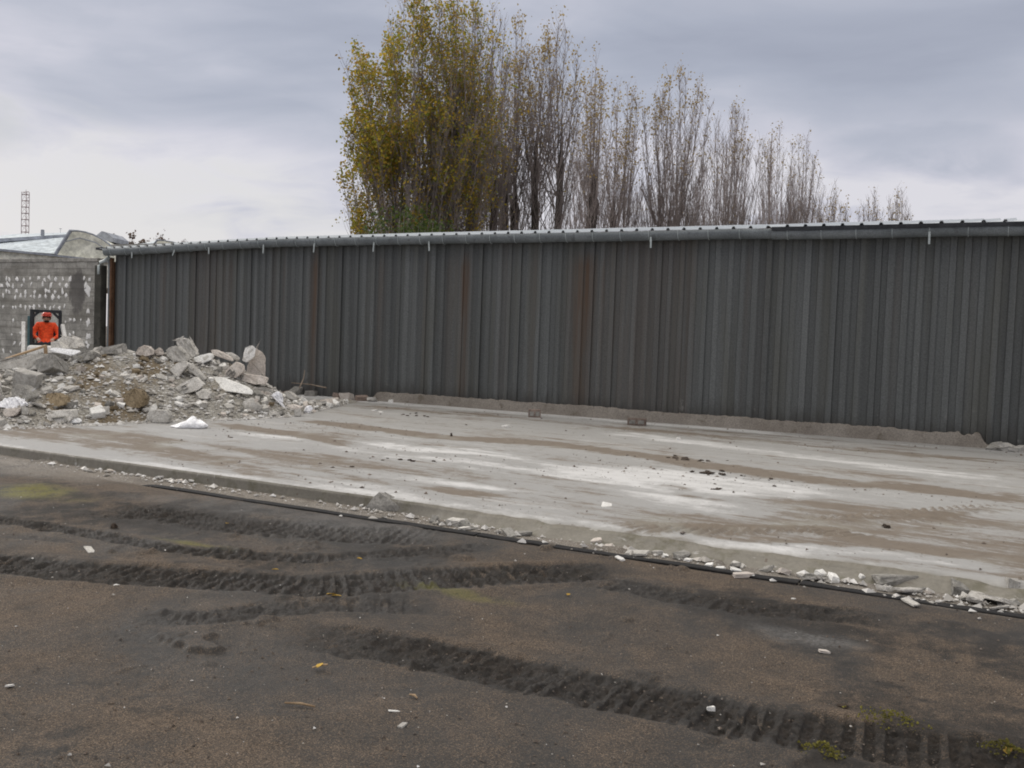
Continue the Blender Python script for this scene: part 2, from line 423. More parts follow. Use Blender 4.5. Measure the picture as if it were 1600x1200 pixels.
def clad_material():
    mt, nt, b = new_mat('weathered_zinc_cladding')
    P = N(nt, 'ShaderNodeNewGeometry').outputs['Position']
    xyz = N(nt, 'ShaderNodeSeparateXYZ', {0: P})
    rust = N(nt, 'ShaderNodeAttribute', attribute_name='rust').outputs['Fac']
    tone = N(nt, 'ShaderNodeAttribute', attribute_name='tone').outputs['Fac']
    v1 = noise(nt, scl(nt, P, (9., 9., .22)), 1., 5, .65)
    v2 = noise(nt, scl(nt, P, (2.2, 2.2, .16), (4, 1, 7)), 1., 5, .6)
    sp = noise(nt, P, 34, 5, .7)
    col = mixc(nt, v1, (.068, .073, .072), (.150, .157, .156))
    col = mixc(nt, .45, col, N(nt, 'ShaderNodeVectorMath', {0: col, 'Scale': rng_(nt, sp, .3, .7, .45, 1.55)}, operation='SCALE').outputs[0])
    col = N(nt, 'ShaderNodeVectorMath', {0: col, 'Scale': rng_(nt, tone, 0., 1., .70, 1.24, False)}, operation='SCALE').outputs[0]
    col = mixc(nt, mth(nt, 'MULTIPLY', rng_(nt, v2, .48, .64), .4), col, (.088, .086, .070))
    rm = mth(nt, 'MULTIPLY', rust, rng_(nt, mth(nt, 'ADD', noise(nt, scl(nt, P, (14., 14., .55)), 1., 5, .65), mth(nt, 'MULTIPLY', sp, .3)), .42, .78, .25, 1.))
    col = mixc(nt, rm, col, mixc(nt, sp, (.074, .047, .032), (.110, .072, .047)))
    # splash-back of mud, lime and damp along the foot
    foot = mth(nt, 'ADD', xyz.outputs[2], mth(nt, 'MULTIPLY', noise(nt, scl(nt, P, (5., 5., 1.)), 1., 5, .7), 1.1))
    col = mixc(nt, rng_(nt, foot, 1.15, .62, 0., .75), col, (.052, .050, .046))
    lime = mth(nt, 'MULTIPLY', rng_(nt, xyz.outputs[2], .85, .35), rng_(nt, noise(nt, scl(nt, P, (3.4, 3.4, 2.2), (3, 0, 2)), 1., 6, .75), .60, .72))
    col = mixc(nt, mth(nt, 'MULTIPLY', lime, .5), col, (.24, .235, .22))
    nt.links.new(col, b.inputs['Base Color'])
    b.inputs['Roughness'].default_value = .62; b.inputs['Metallic'].default_value = .15; b.inputs['Specular IOR Level'].default_value = .35
    bp = N(nt, 'ShaderNodeBump', {'Strength': .12, 'Distance': .01, 'Height': sp})
    nt.links.new(bp.outputs[0], b.inputs['Normal'])
    return mt


def roof_material():
    mt, nt, b = new_mat('pale_roof_sheet')
    P = N(nt, 'ShaderNodeNewGeometry').outputs['Position']
    col = mixc(nt, noise(nt, P, 2., 5), (.50, .53, .54), (.62, .65, .66))
    nt.links.new(col, b.inputs['Base Color']); b.inputs['Roughness'].default_value = .4; b.inputs['Metallic'].default_value = .3
    return mt


def block_material():
    mt, nt, b = new_mat('breeze_blocks')
    P = N(nt, 'ShaderNodeNewGeometry').outputs['Position']
    x = N(nt, 'ShaderNodeSeparateXYZ', {0: P})
    v = N(nt, 'ShaderNodeCombineXYZ', {0: x.outputs[0], 1: x.outputs[2], 2: 0.}).outputs[0]
    br = N(nt, 'ShaderNodeTexBrick', {'Vector': v, 'Color1': (.26, .25, .225, 1), 'Color2': (.34, .328, .30, 1), 'Mortar': (.22, .21, .19, 1), 'Scale': 1.,
                                      'Mortar Size': .012, 'Brick Width': .5, 'Row Height': .2})
    n = noise(nt, P, 1.6, 6, .65); f = noise(nt, P, 26, 5, .7)
    col = N(nt, 'ShaderNodeVectorMath', {0: br.outputs[0], 'Scale': rng_(nt, n, .3, .7, .72, 1.3)}, operation='SCALE').outputs[0]
    col = mixc(nt, .4, col, N(nt, 'ShaderNodeVectorMath', {0: col, 'Scale': rng_(nt, f, .3, .7, .5, 1.5)}, operation='SCALE').outputs[0])
    # darker bands of old render between the rows of dabs, and one soot-black scar
    band = rng_(nt, noise(nt, scl(nt, P, (.35, 1., 3.4)), 1., 3), .5, .62)
    col = mixc(nt, mth(nt, 'MULTIPLY', band, .45), col, (.115, .105, .085))
    c = onwall(120, 455)
    dx = mth(nt, 'DIVIDE', mth(nt, 'SUBTRACT', x.outputs[0], c.x), .42); dz = mth(nt, 'DIVIDE', mth(nt, 'SUBTRACT', x.outputs[2], c.z), .75)
    rr = mth(nt, 'ADD', mth(nt, 'ADD', mth(nt, 'MULTIPLY', dx, dx), mth(nt, 'MULTIPLY', dz, dz)), mth(nt, 'MULTIPLY', noise(nt, P, 4.5, 4, .7), 1.6))
    col = mixc(nt, rng_(nt, rr, 1.75, 1.25, 0., .8), col, mixc(nt, n, (.045, .042, .045), (.12, .11, .10)))
    nt.links.new(col, b.inputs['Base Color']); b.inputs['Roughness'].default_value = .92
    bp = N(nt, 'ShaderNodeBump', {'Strength': .5, 'Distance': .015, 'Height': mth(nt, 'ADD', f, mth(nt, 'MULTIPLY', br.outputs['Fac'], -.6))})
    nt.links.new(bp.outputs[0], b.inputs['Normal'])
    return mt


M['block'] = block_material()
YARD = -.12


# ------------------------------------------------------------------ yard ground, one sheet out to the horizon
def polyline_field(X, Y, pts, width):
    """distance (signed across) and distance along, for points X,Y in the world, to a polyline"""
    best = np.full(X.shape, 1e9); side = np.zeros(X.shape); along = np.zeros(X.shape); base = 0.
    for (x0, y0), (x1, y1) in zip(pts, pts[1:]):
        dx, dy = x1 - x0, y1 - y0; L = math.hypot(dx, dy)
        t = np.clip(((X - x0) * dx + (Y - y0) * dy) / L / L, 0, 1)
        d = np.hypot(X - x0 - t * dx, Y - y0 - t * dy)
        sgn = np.sign((X - x0) * dy - (Y - y0) * dx)
        mk = d < best
        best = np.where(mk, d, best); side = np.where(mk, sgn * d, side); along = np.where(mk, base + t * L, along)
        base += L
    return side, along, base


def densify(px, z, n=6):
    pts = [G(u, v, z) for u, v in px]
    out = []
    for i in range(len(pts) - 1):
        p0 = pts[max(i - 1, 0)]; p1 = pts[i]; p2 = pts[i + 1]; p3 = pts[min(i + 2, len(pts) - 1)]
        for k in range(n):
            t = k / n
            q = .5 * ((2 * p1) + (p2 - p0) * t + (2 * p0 - 5 * p1 + 4 * p2 - p3) * t * t + (3 * p1 - p0 - 3 * p2 + p3) * t ** 3)
            out.append((q.x, q.y))
    out.append((pts[-1].x, pts[-1].y))
    return out


TRACKS = [  # sight-line course, width m, rut depth, tread pitch, strength, lean of the tread bars
    ([(100, 797), (200, 799), (275, 806), (350, 818), (450, 826), (550, 832), (720, 842)], .70, .035, .13, 1.0, 1),
    ([(-330, 762), (-150, 785), (0, 811), (100, 828), (200, 846), (300, 863), (400, 871), (500, 873), (600, 868), (700, 860), (790, 849)], .27, .03, .11, .95, 1),
    ([(-330, 850), (-150, 866), (0, 880), (125, 892), (250, 902), (350, 911), (500, 918), (650, 911), (800, 900), (900, 893), (1010, 888)], .56, .04, .15, 1.0, 1),
    ([(180, 958), (320, 966), (450, 951), (560, 946), (720, 952)], .34, .025, .12, .7, -1),
    ([(430, 985), (520, 996), (620, 1010), (700, 1028), (800, 1052), (900, 1074), (1000, 1093), (1100, 1113), (1200, 1131), (1350, 1152), (1620, 1190), (1800, 1215), (2000, 1240)], .50, .04, .105, 1.0, 1),
    ([(880, 900), (1000, 922), (1100, 940), (1200, 954), (1300, 962), (1450, 982)], .42, .03, .12, .85, 1),
    ([(0, 835), (60, 842), (140, 850)], .16, .02, .12, .6, 1),
    ([(700, 885), (850, 897), (980, 902)], .2, .02, .12, .5, 1),
    ([(330, 838), (390, 846), (440, 852)], .2, .02, .12, .55, -1),
    ([(60, 985), (160, 990), (330, 1000)], .25, .012, .2, .25, 1),
    ([(1460, 1060), (1540, 1085), (1640, 1100)], .5, .02, .2, .6, 1),
]


def build_yard():
    ys = [-60, -25, -8, -2, 0, 1, 1.8, 2.4]
    y = 2.8
    while y < 17: ys.append(y); y += max(.008, y * y / (1.7 * 1050) * .85)
    while y < 900: ys.append(y); y *= 1.12
    ys = np.array(ys)
    k = np.concatenate([[-1.6, -1.2, -.9, -.75], np.linspace(-.64, .64, 1150), [.75, .9, 1.2, 1.6]])
    Yc = np.repeat(ys[:, None], len(k), 1)
    half = np.maximum(np.abs(Yc), 3.)
    Xc = k[None] * half
    X = CAM.x + XA.x * Xc + YA.x * Yc; Y = CAM.y + XA.y * Xc + YA.y * Yc
    near = sst(30, 14, Yc) * sst(-1, 1.5, Yc)
    z = YARD + near * (.055 * fbm(X * .5, Y * .5, 3, 3) + .022 * fbm(X * 4, Y * 4, 4, 9))
    flat = sst(.75, .3, np.abs(Y + 11.35)); z = z * (1 - flat) + (YARD + .006 * fbm(X * 4, Y * 4, 4, 9)) * flat
    mud = np.zeros_like(z); det = fbm(X * 9, Y * 9, 4, 21, .6)
    wob = fbm(X * 1.6, Y * 1.6, 3, 33); RID = np.zeros_like(z)
    for px, w, dep, pitch, st, lean in TRACKS:
        lean = lean * .12; pitch = .088
        pts = densify(px, YARD)
        sd_, al, L = polyline_field(X, Y, pts, w)
        w = w * .86; st = st * .92; dep = dep * .75
        sd_ = sd_ + wob * w * .5
        d = np.abs(sd_) / (w * .5)
        ends = sst(0, .7, al) * sst(L, L - .7, al) if L > 3.5 else sst(0, .6, al) * sst(L, L - .6, al)
        body = sst(1.25, .75, d + det * .5) * ends
        phase = (al + lean * sd_ * .75 + .022 * det + .05 * wob) / pitch
        bars = .5 + .5 * np.cos(2 * np.pi * phase); amp = vnoise(np.floor(phase + .5) * 1.37, phase * 0 + 3.3, 19); bars = sst(.35, .75, bars + det * .8) * (.25 + .75 * sst(.15, .6, amp))
        patch = sst(-.08, .2, fbm(X * 1.1 + 5, Y * 1.1, 3, 55))
        z += st * body * (-dep * .5 + patch * dep * .85 * bars)
        ridge = np.exp(-((d - 1.3) / .28) ** 2) * ends
        RID = np.maximum(RID, st * np.exp(-((d - 1.55) / .45) ** 2) * ends * np.clip(.6 + 1.2 * wob + det, 0, 1))
        z += st * ridge * (dep * .6 + .02 * det)
        z += st * body * (det * .06 + .05 * fbm(X * 24, Y * 24, 3, 27, .7))
        mud = np.maximum(mud, st * np.clip(body * (.36 + .75 * (1 - bars) * patch + 1.7 * det + .3 * (1 - patch)), 0, 1))
        mud = np.maximum(mud, .35 * st * np.clip(ridge * (.6 + 1.5 * det), 0, 1))
    # loose clods in the churned ground
    z += near * .03 * sst(.1, .3, fbm(X * 6, Y * 6, 3, 71)) * sst(.0, .2, fbm(X * .8, Y * .8, 2, 77))
    mud = np.clip(mud, 0, 1) - .8 * RID
    mud = np.maximum(mud, .55 * sst(.02, .30, fbm(X * .8, Y * .8, 3, 81) + det * .4) * near)
    grit = sst(-11.62, -11.50, Y + wob * .12) * sst(-10, -10.9, Y) * near
    grit = np.maximum(grit, .8 * sst(5.6, 4.6, X + wob * .6) * sst(-12.2, -11.6, Y + wob * .4) * near)

    def spot(u, v, rx, ry):
        p = G(u, v, YARD); return sst(1.15, .3, np.hypot((X - p.x) / rx, (Y - p.y) / ry) + wob * .9)
    moss = spot(55, 770, .75, .42) * .9
    moss = np.maximum(moss, .45 * spot(700, 925, .5, .12)); moss = np.maximum(moss, .6 * spot(300, 850, .5, .1))
    pale = .8 * np.maximum(spot(1270, 995, .45, .20), .5 * spot(270, 742, 1., .35))
    pale = np.maximum(pale, .45 * spot(420, 795, 2.6, .55) * sst(-11.5, -11.7, Y))
    under = (Y > -10.6) & (Yc < 60) & (X > -24) & (X < 30)
    z = np.where(under, -.17, z)
    V = np.stack([X, Y, z], -1).reshape(-1, 3)
    me = npmesh('ground', V, gridfaces(*z.shape), True)
    attr(me, 'mud', mud); attr(me, 'grit', grit); attr(me, 'moss', moss); attr(me, 'pale', pale)
    o = link('ground', me, ground_material()); o['kind'] = 'structure'; o['label'] = 'dark muddy yard with churned tyre tracks'
    return o


build_yard()


def build_slab():
    xs = np.concatenate([np.linspace(-22, -13, 40), np.linspace(-12.9, 17, 1000), np.linspace(17.1, 30, 50)])
    off = np.concatenate([np.array([-.03, -.02, -.01]), np.array([0, .012, .03, .06, .1]), np.linspace(.14, 5, 150), np.linspace(5.04, 11.2, 130)])
    n0 = 6
    X = np.repeat(xs[None], len(off) + n0 - 3, 0)
    rough = sst(8.4, 10.6, xs)                     # crumbled towards the right
    lip = .03 * fbm(xs * .9, xs * 0 + 2, 4, 5) + (.05 + .22 * rough) * (fbm(xs * 2.2, xs * 0 + 8, 5, 6, .6)) * .55
    lip = lip + .10 * rough * sst(.08, .25, fbm(xs * .7, xs * 0, 3, 14))
    rows = []; zz = []; ed = []
    fr = np.linspace(0, 1, n0)
    for i, f in enumerate(fr):                     # face, from the foot up to the lip
        out = (1 - f) ** 1.3 * (.03 + .26 * rough) + (1 - f) * .05 * (.2 + rough) * fbm(xs * 7, xs * 0 + f * 3, 4, 31, .6)
        rows.append(-11.055 + lip - out); zz.append(-.17 + .165 * f - .02 * rough * f + .03 * rough * fbm(xs * 5, xs * 0 + f * 4, 4, 41)); ed.append(np.ones_like(xs))
    for o_ in off[3:]:
        w = max(0, 1 - o_ / .5)
        rows.append(-11.05 + lip * w + o_)
        z = 0 - .012 * np.exp(-o_ / .03) - .03 * rough * np.exp(-o_ / .12) * (1 + 2 * fbm(xs * 4, xs * 0 + o_ * 4, 3, 51))
        zz.append(z); ed.append(np.exp(-o_ / .05) * (.35 + .6 * rough))
    Y = np.array(rows); Z = np.array(zz); E_ = np.array(ed)
    X = X[:len(rows)]
    top = np.arange(len(rows)) >= n0
    near = np.where(top[:, None], 1., 0.)
    Z = Z + near * (.016 * fbm(X * .45, Y * .7, 3, 61) + .006 * fbm(X * 5, Y * 5, 3, 62))
    dirt = np.zeros_like(Z); det = fbm(X * 6, Y * 6, 4, 63, .6); wob = fbm(X * .8, Y * .8, 3, 64)
    for px, w, st, pitch, lean in [([(480, 655), (600, 672), (700, 684), (800, 690), (960, 706), (1200, 742), (1420, 762), (1640, 785)], .75, .75, .0, 1),
                                   ([(330, 660), (470, 680), (620, 706), (760, 716), (900, 738)], .5, .5, .0, 1),
                                   ([(600, 755), (720, 768), (860, 778)], .45, .6, 0, 1),
                                   ([(240, 682), (310, 690)], .5, .6, 0, 1),
                                   ([(930, 812), (1010, 822), (1120, 828), (1260, 828), (1440, 850)], .42, .7, .115, 1),
                                   ([(1230, 815), (1340, 812), (1500, 800), (1620, 792)], .5, .5, .12, -1),
                                   ([(1180, 838), (1400, 860), (1620, 880)], .9, .55, 0, 1),
                                   ([(540, 632), (700, 645), (900, 662), (1200, 690), (1600, 725)], .6, .35, 0, 1),
                                   ([(700, 720), (900, 752), (1200, 790)], .25, .3, 0, 1)]:
        sd_, al, L = polyline_field(X, Y, densify(px, 0), w)
        sd_ = sd_ + wob * w * .6
        body = sst(1.3, .5, np.abs(sd_) / (w * .5) + det * .9) * sst(0, .8, al) * sst(L, L - .8, al)
        if pitch:
            bars = sst(.3, .7, .5 + .5 * np.cos(2 * np.pi * (al + lean * np.abs(sd_) * .9) / pitch) + det * .3)
            Z += near * body * .028 * bars
            body = body * (.25 + .75 * bars)
        dirt = np.maximum(dirt, st * body)
    dirt = np.maximum(dirt, .6 * sst(-1.2, .1, Y + wob * .5) * sst(8., 12., X + wob))
    dirt = np.maximum(dirt, .38 * sst(10.5, 13, X + wob) * sst(-7.4, -8.6, Y + wob))
    dirt = np.maximum(dirt, .45 * sst(9.5, 7.5, X + wob) * sst(-10.9, -10.2, Y) * sst(-8.6, -9.4, Y + wob))
    for px, w, st in [([(520, 690), (620, 700), (800, 722), (1000, 742), (1180, 760), (1330, 768)], 1.5, .6), ([(500, 728), (620, 745), (720, 758), (840, 778)], .5, .6), ([(330, 672), (420, 682), (500, 690)], .4, .6),
                      ([(250, 690), (420, 722), (560, 760), (700, 788)], .6, .4), ([(930, 672), (1150, 700), (1450, 735), (1640, 755)], .8, .4), ([(1060, 838), (1180, 855), (1330, 862), (1500, 880), (1640, 900)], .35, .7), ([(860, 735), (1000, 765), (1150, 800), (1230, 812)], .9, .5)]:
        sd_, al, L = polyline_field(X, Y, densify(px, 0), w)
        body = sst(1.3, .3, np.abs(sd_ + wob * w * .7) / (w * .5) + det * .8) * sst(0, .8, al) * sst(L, L - .8, al)
        dirt -= st * body
    dirt -= .5 * sst(-.9, -.5, Y + wob * .3) * sst(-4, -2.5, X)
    dirt -= .62 * sst(-10.75, -11.0, Y + wob * .2) * np.clip(.55 + 1.6 * wob + det, .1, 1)
    V = np.stack([X, Y, Z], -1).reshape(-1, 3)
    me = npmesh('concrete_slab', V, gridfaces(*Z.shape), True)
    attr(me, 'dirt', dirt); attr(me, 'edge', E_)
    o = link('pavement', me, slab_material()); o['kind'] = 'structure'; o['label'] = 'pale concrete slab streaked with brown dirt'


build_slab()


# ------------------------------------------------------------------ steel rail in the yard
def build_rail():
    mb = MB()
    x = -13.
    pts = []
    while x < 26:
        L = R.uniform(2.2, 3.4)
        y0 = -11.535 + R.uniform(-.008, .008); y1 = -11.535 + R.uniform(-.008, .008)
        a = Vector((x, y0, YARD + .006)); b_ = Vector((x + L - .012, y1, YARD + .006 + R.uniform(-.004, .004)))
        d = (b_ - a); n = 10
        ring = []
        for i in range(n + 1):
            p = a + d * (i / n); w = .052 + .007 * R.uniform(-1, 1); h = .008 + .005 * R.uniform(-1, 1)
            if x + L * i / n < 5.6: h = -.03 + .035 * (R.random() < .12)
            ring.append([p + Vector((0, -w, -.06)), p + Vector((0, -w, h - .006)), p + Vector((0, -w + .008, h)), p + Vector((0, w - .008, h)), p + Vector((0, w, h - .006)), p + Vector((0, w, -.06))])
        vs = [[mb.bm.verts.new(q) for q in r_] for r_ in ring]
        for r0, r1 in zip(vs, vs[1:]):
            for k in range(5): mb.bm.faces.new((r0[k], r0[k + 1], r1[k + 1], r1[k]))
        x += L
    o = mb.build('rail', M['steel_dark'])
    tag(o, 'long dark steel rail set in the yard along the slab edge', 'rail')


build_rail()


# ------------------------------------------------------------------ long metal shed
def build_shed():
    shed = empty('metal_shed', (0, 0, 0))
    tag(shed, 'long low shed clad in dark ribbed zinc sheets streaked with rust', 'shed')
    x0, x1, yw, top = -9.18, 27., .12, 3.89

    def eave(x): return -.17 * sst(-2.5, -10.2, np.asarray(x, dtype=float)) ** .9
    pitch = .25; prof = [(0, 0), (.105, 0), (.13, -.034), (.222, -.034)]
    xs, ds, tn = [], [], []
    n = int((x1 - x0) / pitch)
    for i in range(n):
        jit = R.uniform(-.012, .012); t_ = R.random() if i % 4 == 0 else tn[-1]; tt = .5 * t_ + .5 * R.random()
        for px_, d in prof: xs.append(x0 + i * pitch + px_ + jit + (R.uniform(-.012, .012))); ds.append(d * R.uniform(.75, 1.15) + R.uniform(-.005, .005)); tn.append(tt if d < 0 else max(0, tt - .25))
    xs = np.array(xs); ds = np.array(ds); tn = np.array(tn)
    zs = np.array([.0, .12, .3, .7, 1.2, 1.9, 2.6, 3.2, 3.6, top])
    X = np.repeat(xs[None], len(zs), 0); Z = np.repeat(zs[:, None], len(xs), 1)
    Y = yw + np.repeat(ds[None], len(zs), 0)
    Z[0] += .0
    # one sheet has sprung loose at its foot
    Z[-1] += eave(X[-1]); Z[-2] += eave(X[-2])
    bx = onwall(312, 520).x
    Y += -.10 * np.exp(-((X - bx) / .22) ** 2) * sst(1.7, .3, Z)
    rust = np.zeros_like(X)
    for u, w, s, zt in [(487, .11, 1.3, 3.5), (722, .12, 1.2, 3.4), (908, .26, 1.25, 3.35), (590, .10, .5, 3.4), (830, .06, .5, 3.5), (345, .08, .5, 3.5), (250, .12, .45, 3.5), (303, .10, .45, 3.3),
                        (355, .08, .5, 3.5), (940, .07, .5, 3.5), (1400, .05, .35, 3.5), (440, .05, .45, 3.6), (1080, .05, .35, 3.5), (1165, .05, .3, 3.5), (1520, .05, .3, 3.5), (660, .05, .4, 3.4), (700, .14, .35, 3.4), (785, .05, .4, 3.4)]:
        c = onwall(u, 470).x
        rust = np.maximum(rust, s * np.exp(-((X - c) / w) ** 2) * (.55 + .45 * sst(1., 3.0, Z)) * sst(zt + .3, zt - .2, Z))
    rl = vnoise(xs * 1.9, xs * 0, 5)
    rust = np.maximum(rust, (.30 * sst(.62, .9, rl))[None] * np.ones_like(X))
    V = np.stack([X, Y, Z], -1).reshape(-1, 3)
    me = npmesh('cladding', V, gridfaces(*X.shape), False)
    attr(me, 'rust', rust); attr(me, 'tone', np.repeat(tn[None], len(zs), 0))
    cm = clad_material()
    link('cladding', me, cm, shed)
    # end walls and back
    mb = MB()
    mb.box((x0 + .03, 3.1, 1.95), (.06, 5.9, 3.9)); mb.box((x1 - .03, 3.1, 1.95), (.06, 5.9, 3.9)); mb.box((0.5 * (x0 + x1), 6.1, 2.2), (x1 - x0 - .2, .06, 4.4))
    mb.build('rear_wall', M['concrete_dark'], shed)

    # roof sheets: trapezoid ribs every third of a metre
    def roof(xa, xb, ye, ze, name, slope=.1305):
        prof = [(0, 0), (.25, 0), (.272, .045), (.312, .045)]
        xx, hh = [], []
        k = int((xb - xa) / .3333)
        for i in range(k):
            for p, h in prof: xx.append(xa + i * .3333 + p); hh.append(h)
        xx.append(xb); hh.append(0)
        xx = np.array(xx); hh = np.array(hh)
        yy = np.array([ye, ye + .15, 2., 4., 6.3])
        Xr = np.repeat(xx[None], len(yy), 0); Yr = np.repeat(yy[:, None], len(xx), 1)
        Zr = ze + (Yr - ye) * slope + hh[None]
        jx = np.floor((Xr - xa) / .3333)
        Zr += eave(Xr); Zr += .008 * (vnoise(jx * 1.7, jx * 0, 8) - .5)
        V1 = np.stack([Xr, Yr, Zr], -1).reshape(-1, 3); V2 = V1 - np.array([0, 0, .012])
        f1 = gridfaces(*Xr.shape); nv = len(V1); nc = len(xx)
        e = np.arange(nc - 1); fe = np.stack([e, e + nv, e + 1 + nv, e + 1], -1)
        me = npmesh(name, np.concatenate([V1, V2]), np.concatenate([f1, f1[:, ::-1] + nv, fe]))
        return link(name, me, roof_material(), shed)
    js = onwall(1207, 365, -.1).x
    roof(x0 - .25, js, -.22, 3.91, 'roof')
    roof(js + .02, x1 + .2, -.26, 3.915, 'roof')
    MB().box((.5 * (js + x1), -.268, 3.874), (x1 - js - .04, .016, .07)).build('eaves_trim', M['black'], shed)
    # ridge end flashing, dark, at the far left corner
    MB().box((x0 - .3, 0., 3.91 + float(eave(x0))), (.28, .42, .07), bev=.01).build('flashing', M['black'], shed)
    # dark eaves board behind the gutter
    MB().box((.5 * (x0 + js), -.012, 3.81), (js - x0, .03, .14)).build('fascia_board', M['concrete_dark'], shed)
    MB().box((.5 * (x1 + js), -.012, 3.82), (x1 - js - .02, .03, .16)).build('fascia_board', M['concrete_dark'], shed)

    def gutter(xa, xb, yc, zt, r):
        mb = MB(); n = 10; step = 1.05
        xsx = np.linspace(xa, xb, int((xb - xa) / step) + 1); sag = [R.uniform(-.008, .008) + float(eave(q)) for q in xsx]
        prev = None
        for xg, s in zip(xsx, sag):
            ring = []
            for rr in (r, r - .008):
                for k_ in range(n + 1):
                    a = math.pi * k_ / n
                    ring.append(mb.bm.verts.new((xg, yc - rr * math.cos(a), zt + s - rr * 1.72 * math.sin(a) ** .75)))
            if prev:
                for k_ in range(n):
                    mb.bm.faces.new((prev[k_], prev[k_ + 1], ring[k_ + 1], ring[k_]))
                    mb.bm.faces.new((prev[n + 1 + k_], ring[n + 1 + k_], ring[n + 2 + k_], prev[n + 2 + k_]))
                for a_ in (0, n): mb.bm.faces.new((prev[a_], ring[a_], ring[n + 1 + a_], prev[n + 1 + a_]))
            prev = ring
        o = mb.build('gutter', M['galv'], shed, True)
        pts = [(0, -(r + .004) * math.cos(math.pi * k_ / 10), -(r + .004) * 1.72 * max(0., math.sin(math.pi * k_ / 10)) ** .75) for k_ in range(0, 8)]
        first = None
        for xg in np.arange(xa + .3, xb, .62):      # bracket lips round the gutter
            if first is None: first = k_ = MB().tube(pts, .006, 5).build('gutter_bracket', M['strap'], o)
            else: k_ = first.copy(); COL.objects.link(k_); k_.parent = o
            k_.location = (xg, yc, zt + float(eave(xg)))
        return o
    gutter(x0 - .12, js, -.125, 3.895, .108)
    gutter(js + .01, x1, -.14, 3.875, .112)
    for u in (208, 272, 328, 413, 492, 585, 672, 1018, 1452):
        p = onwall(u, 380, -.2)
        mb = MB(); an = R.uniform(-.12, .12) + (.5 if u == 272 else 0)
        h = .22 if u > 400 else .17
        mb.box((p.x + an * .05, -.235, 3.80 + float(eave(p.x)) - h * .5 - .03), (.036, .012, h), Matrix.Rotation(an, 3, 'Y'), .003)
        mb.build('strap', M['strap'], shed)
    # swan-neck and downpipe at the far left corner
    a = Vector((x0 + .02, -.12, 3.60)); e_ = onwall(155, 415, -.12)
    MB().tube([a, a + Vector((0, 0, -.10)), Vector((a.x - .12, -.12, 3.42)), Vector((e_.x + .06, -.12, e_.z + .10)), Vector((e_.x, -.12, e_.z)), Vector((e_.x, -.12, e_.z - .25))], .05, 10).build('downpipe', M['strap'], shed, True)
    px = onwall(175, 470)
    MB().box((px.x, -.02, 1.75), (.085, .10, 3.5), bev=.01).build('corner_post', M['rust'], shed)
    MB().box((px.x - .13, .02, 1.75), (.07, .08, 3.5), bev=.006).build('corner_post', M['galv'], shed)
    MB().box((x0 - .06, .20, 1.7), (.42, .05, 3.4), bev=.006).build('gap_filler', M['rust'], shed)  # dark sheet added behind the posts to close the bright slit
    # rough concrete upstand along the foot
    xa, xb = onwall(577, 625).x, onwall(1545, 690).x
    xs = np.linspace(xa, xb, 420)
    hgt = .225 + .05 * fbm(xs * 1.2, xs * 0, 4, 3) + .045 * fbm(xs * 9, xs * 0, 4, 17, .7)
    hgt *= sst(xa - .02, xa + .32, xs) * .92 + .08; hgt *= (1 - .8 * sst(xb - .2, xb, xs)) * (1 + .9 * sst(xb - .9, xb, xs) * fbm(xs * 9, xs * 0, 3, 6))
    rows = [(-.03, -.05), (-.02, .3), (-.014, .7), (-.006, .97), (.006, 1.0), (.085, 1.02), (.125, 1.0)]
    Xp = np.repeat(xs[None], len(rows), 0)
    Yp = np.array([np.full_like(xs, r_[0]) + .022 * fbm(xs * 4, xs * 0 + i * .4, 4, 23) for i, r_ in enumerate(rows)])
    Zp = np.array([hgt * r_[1] + (.02 * fbm(xs * 9, xs * 0 + i * 3., 3, 29) if r_[1] > .9 else 0) for i, r_ in enumerate(rows)])
    me = npmesh('plinth', np.stack([Xp, Yp, Zp], -1).reshape(-1, 3), gridfaces(*Xp.shape))
    link('plinth', me, stone('upstand_concrete', (.185, .162, .138), (.25, .225, .195), 1.2, bump=.1, c3=(.145, .125, .10), rand=0), shed)


build_shed()


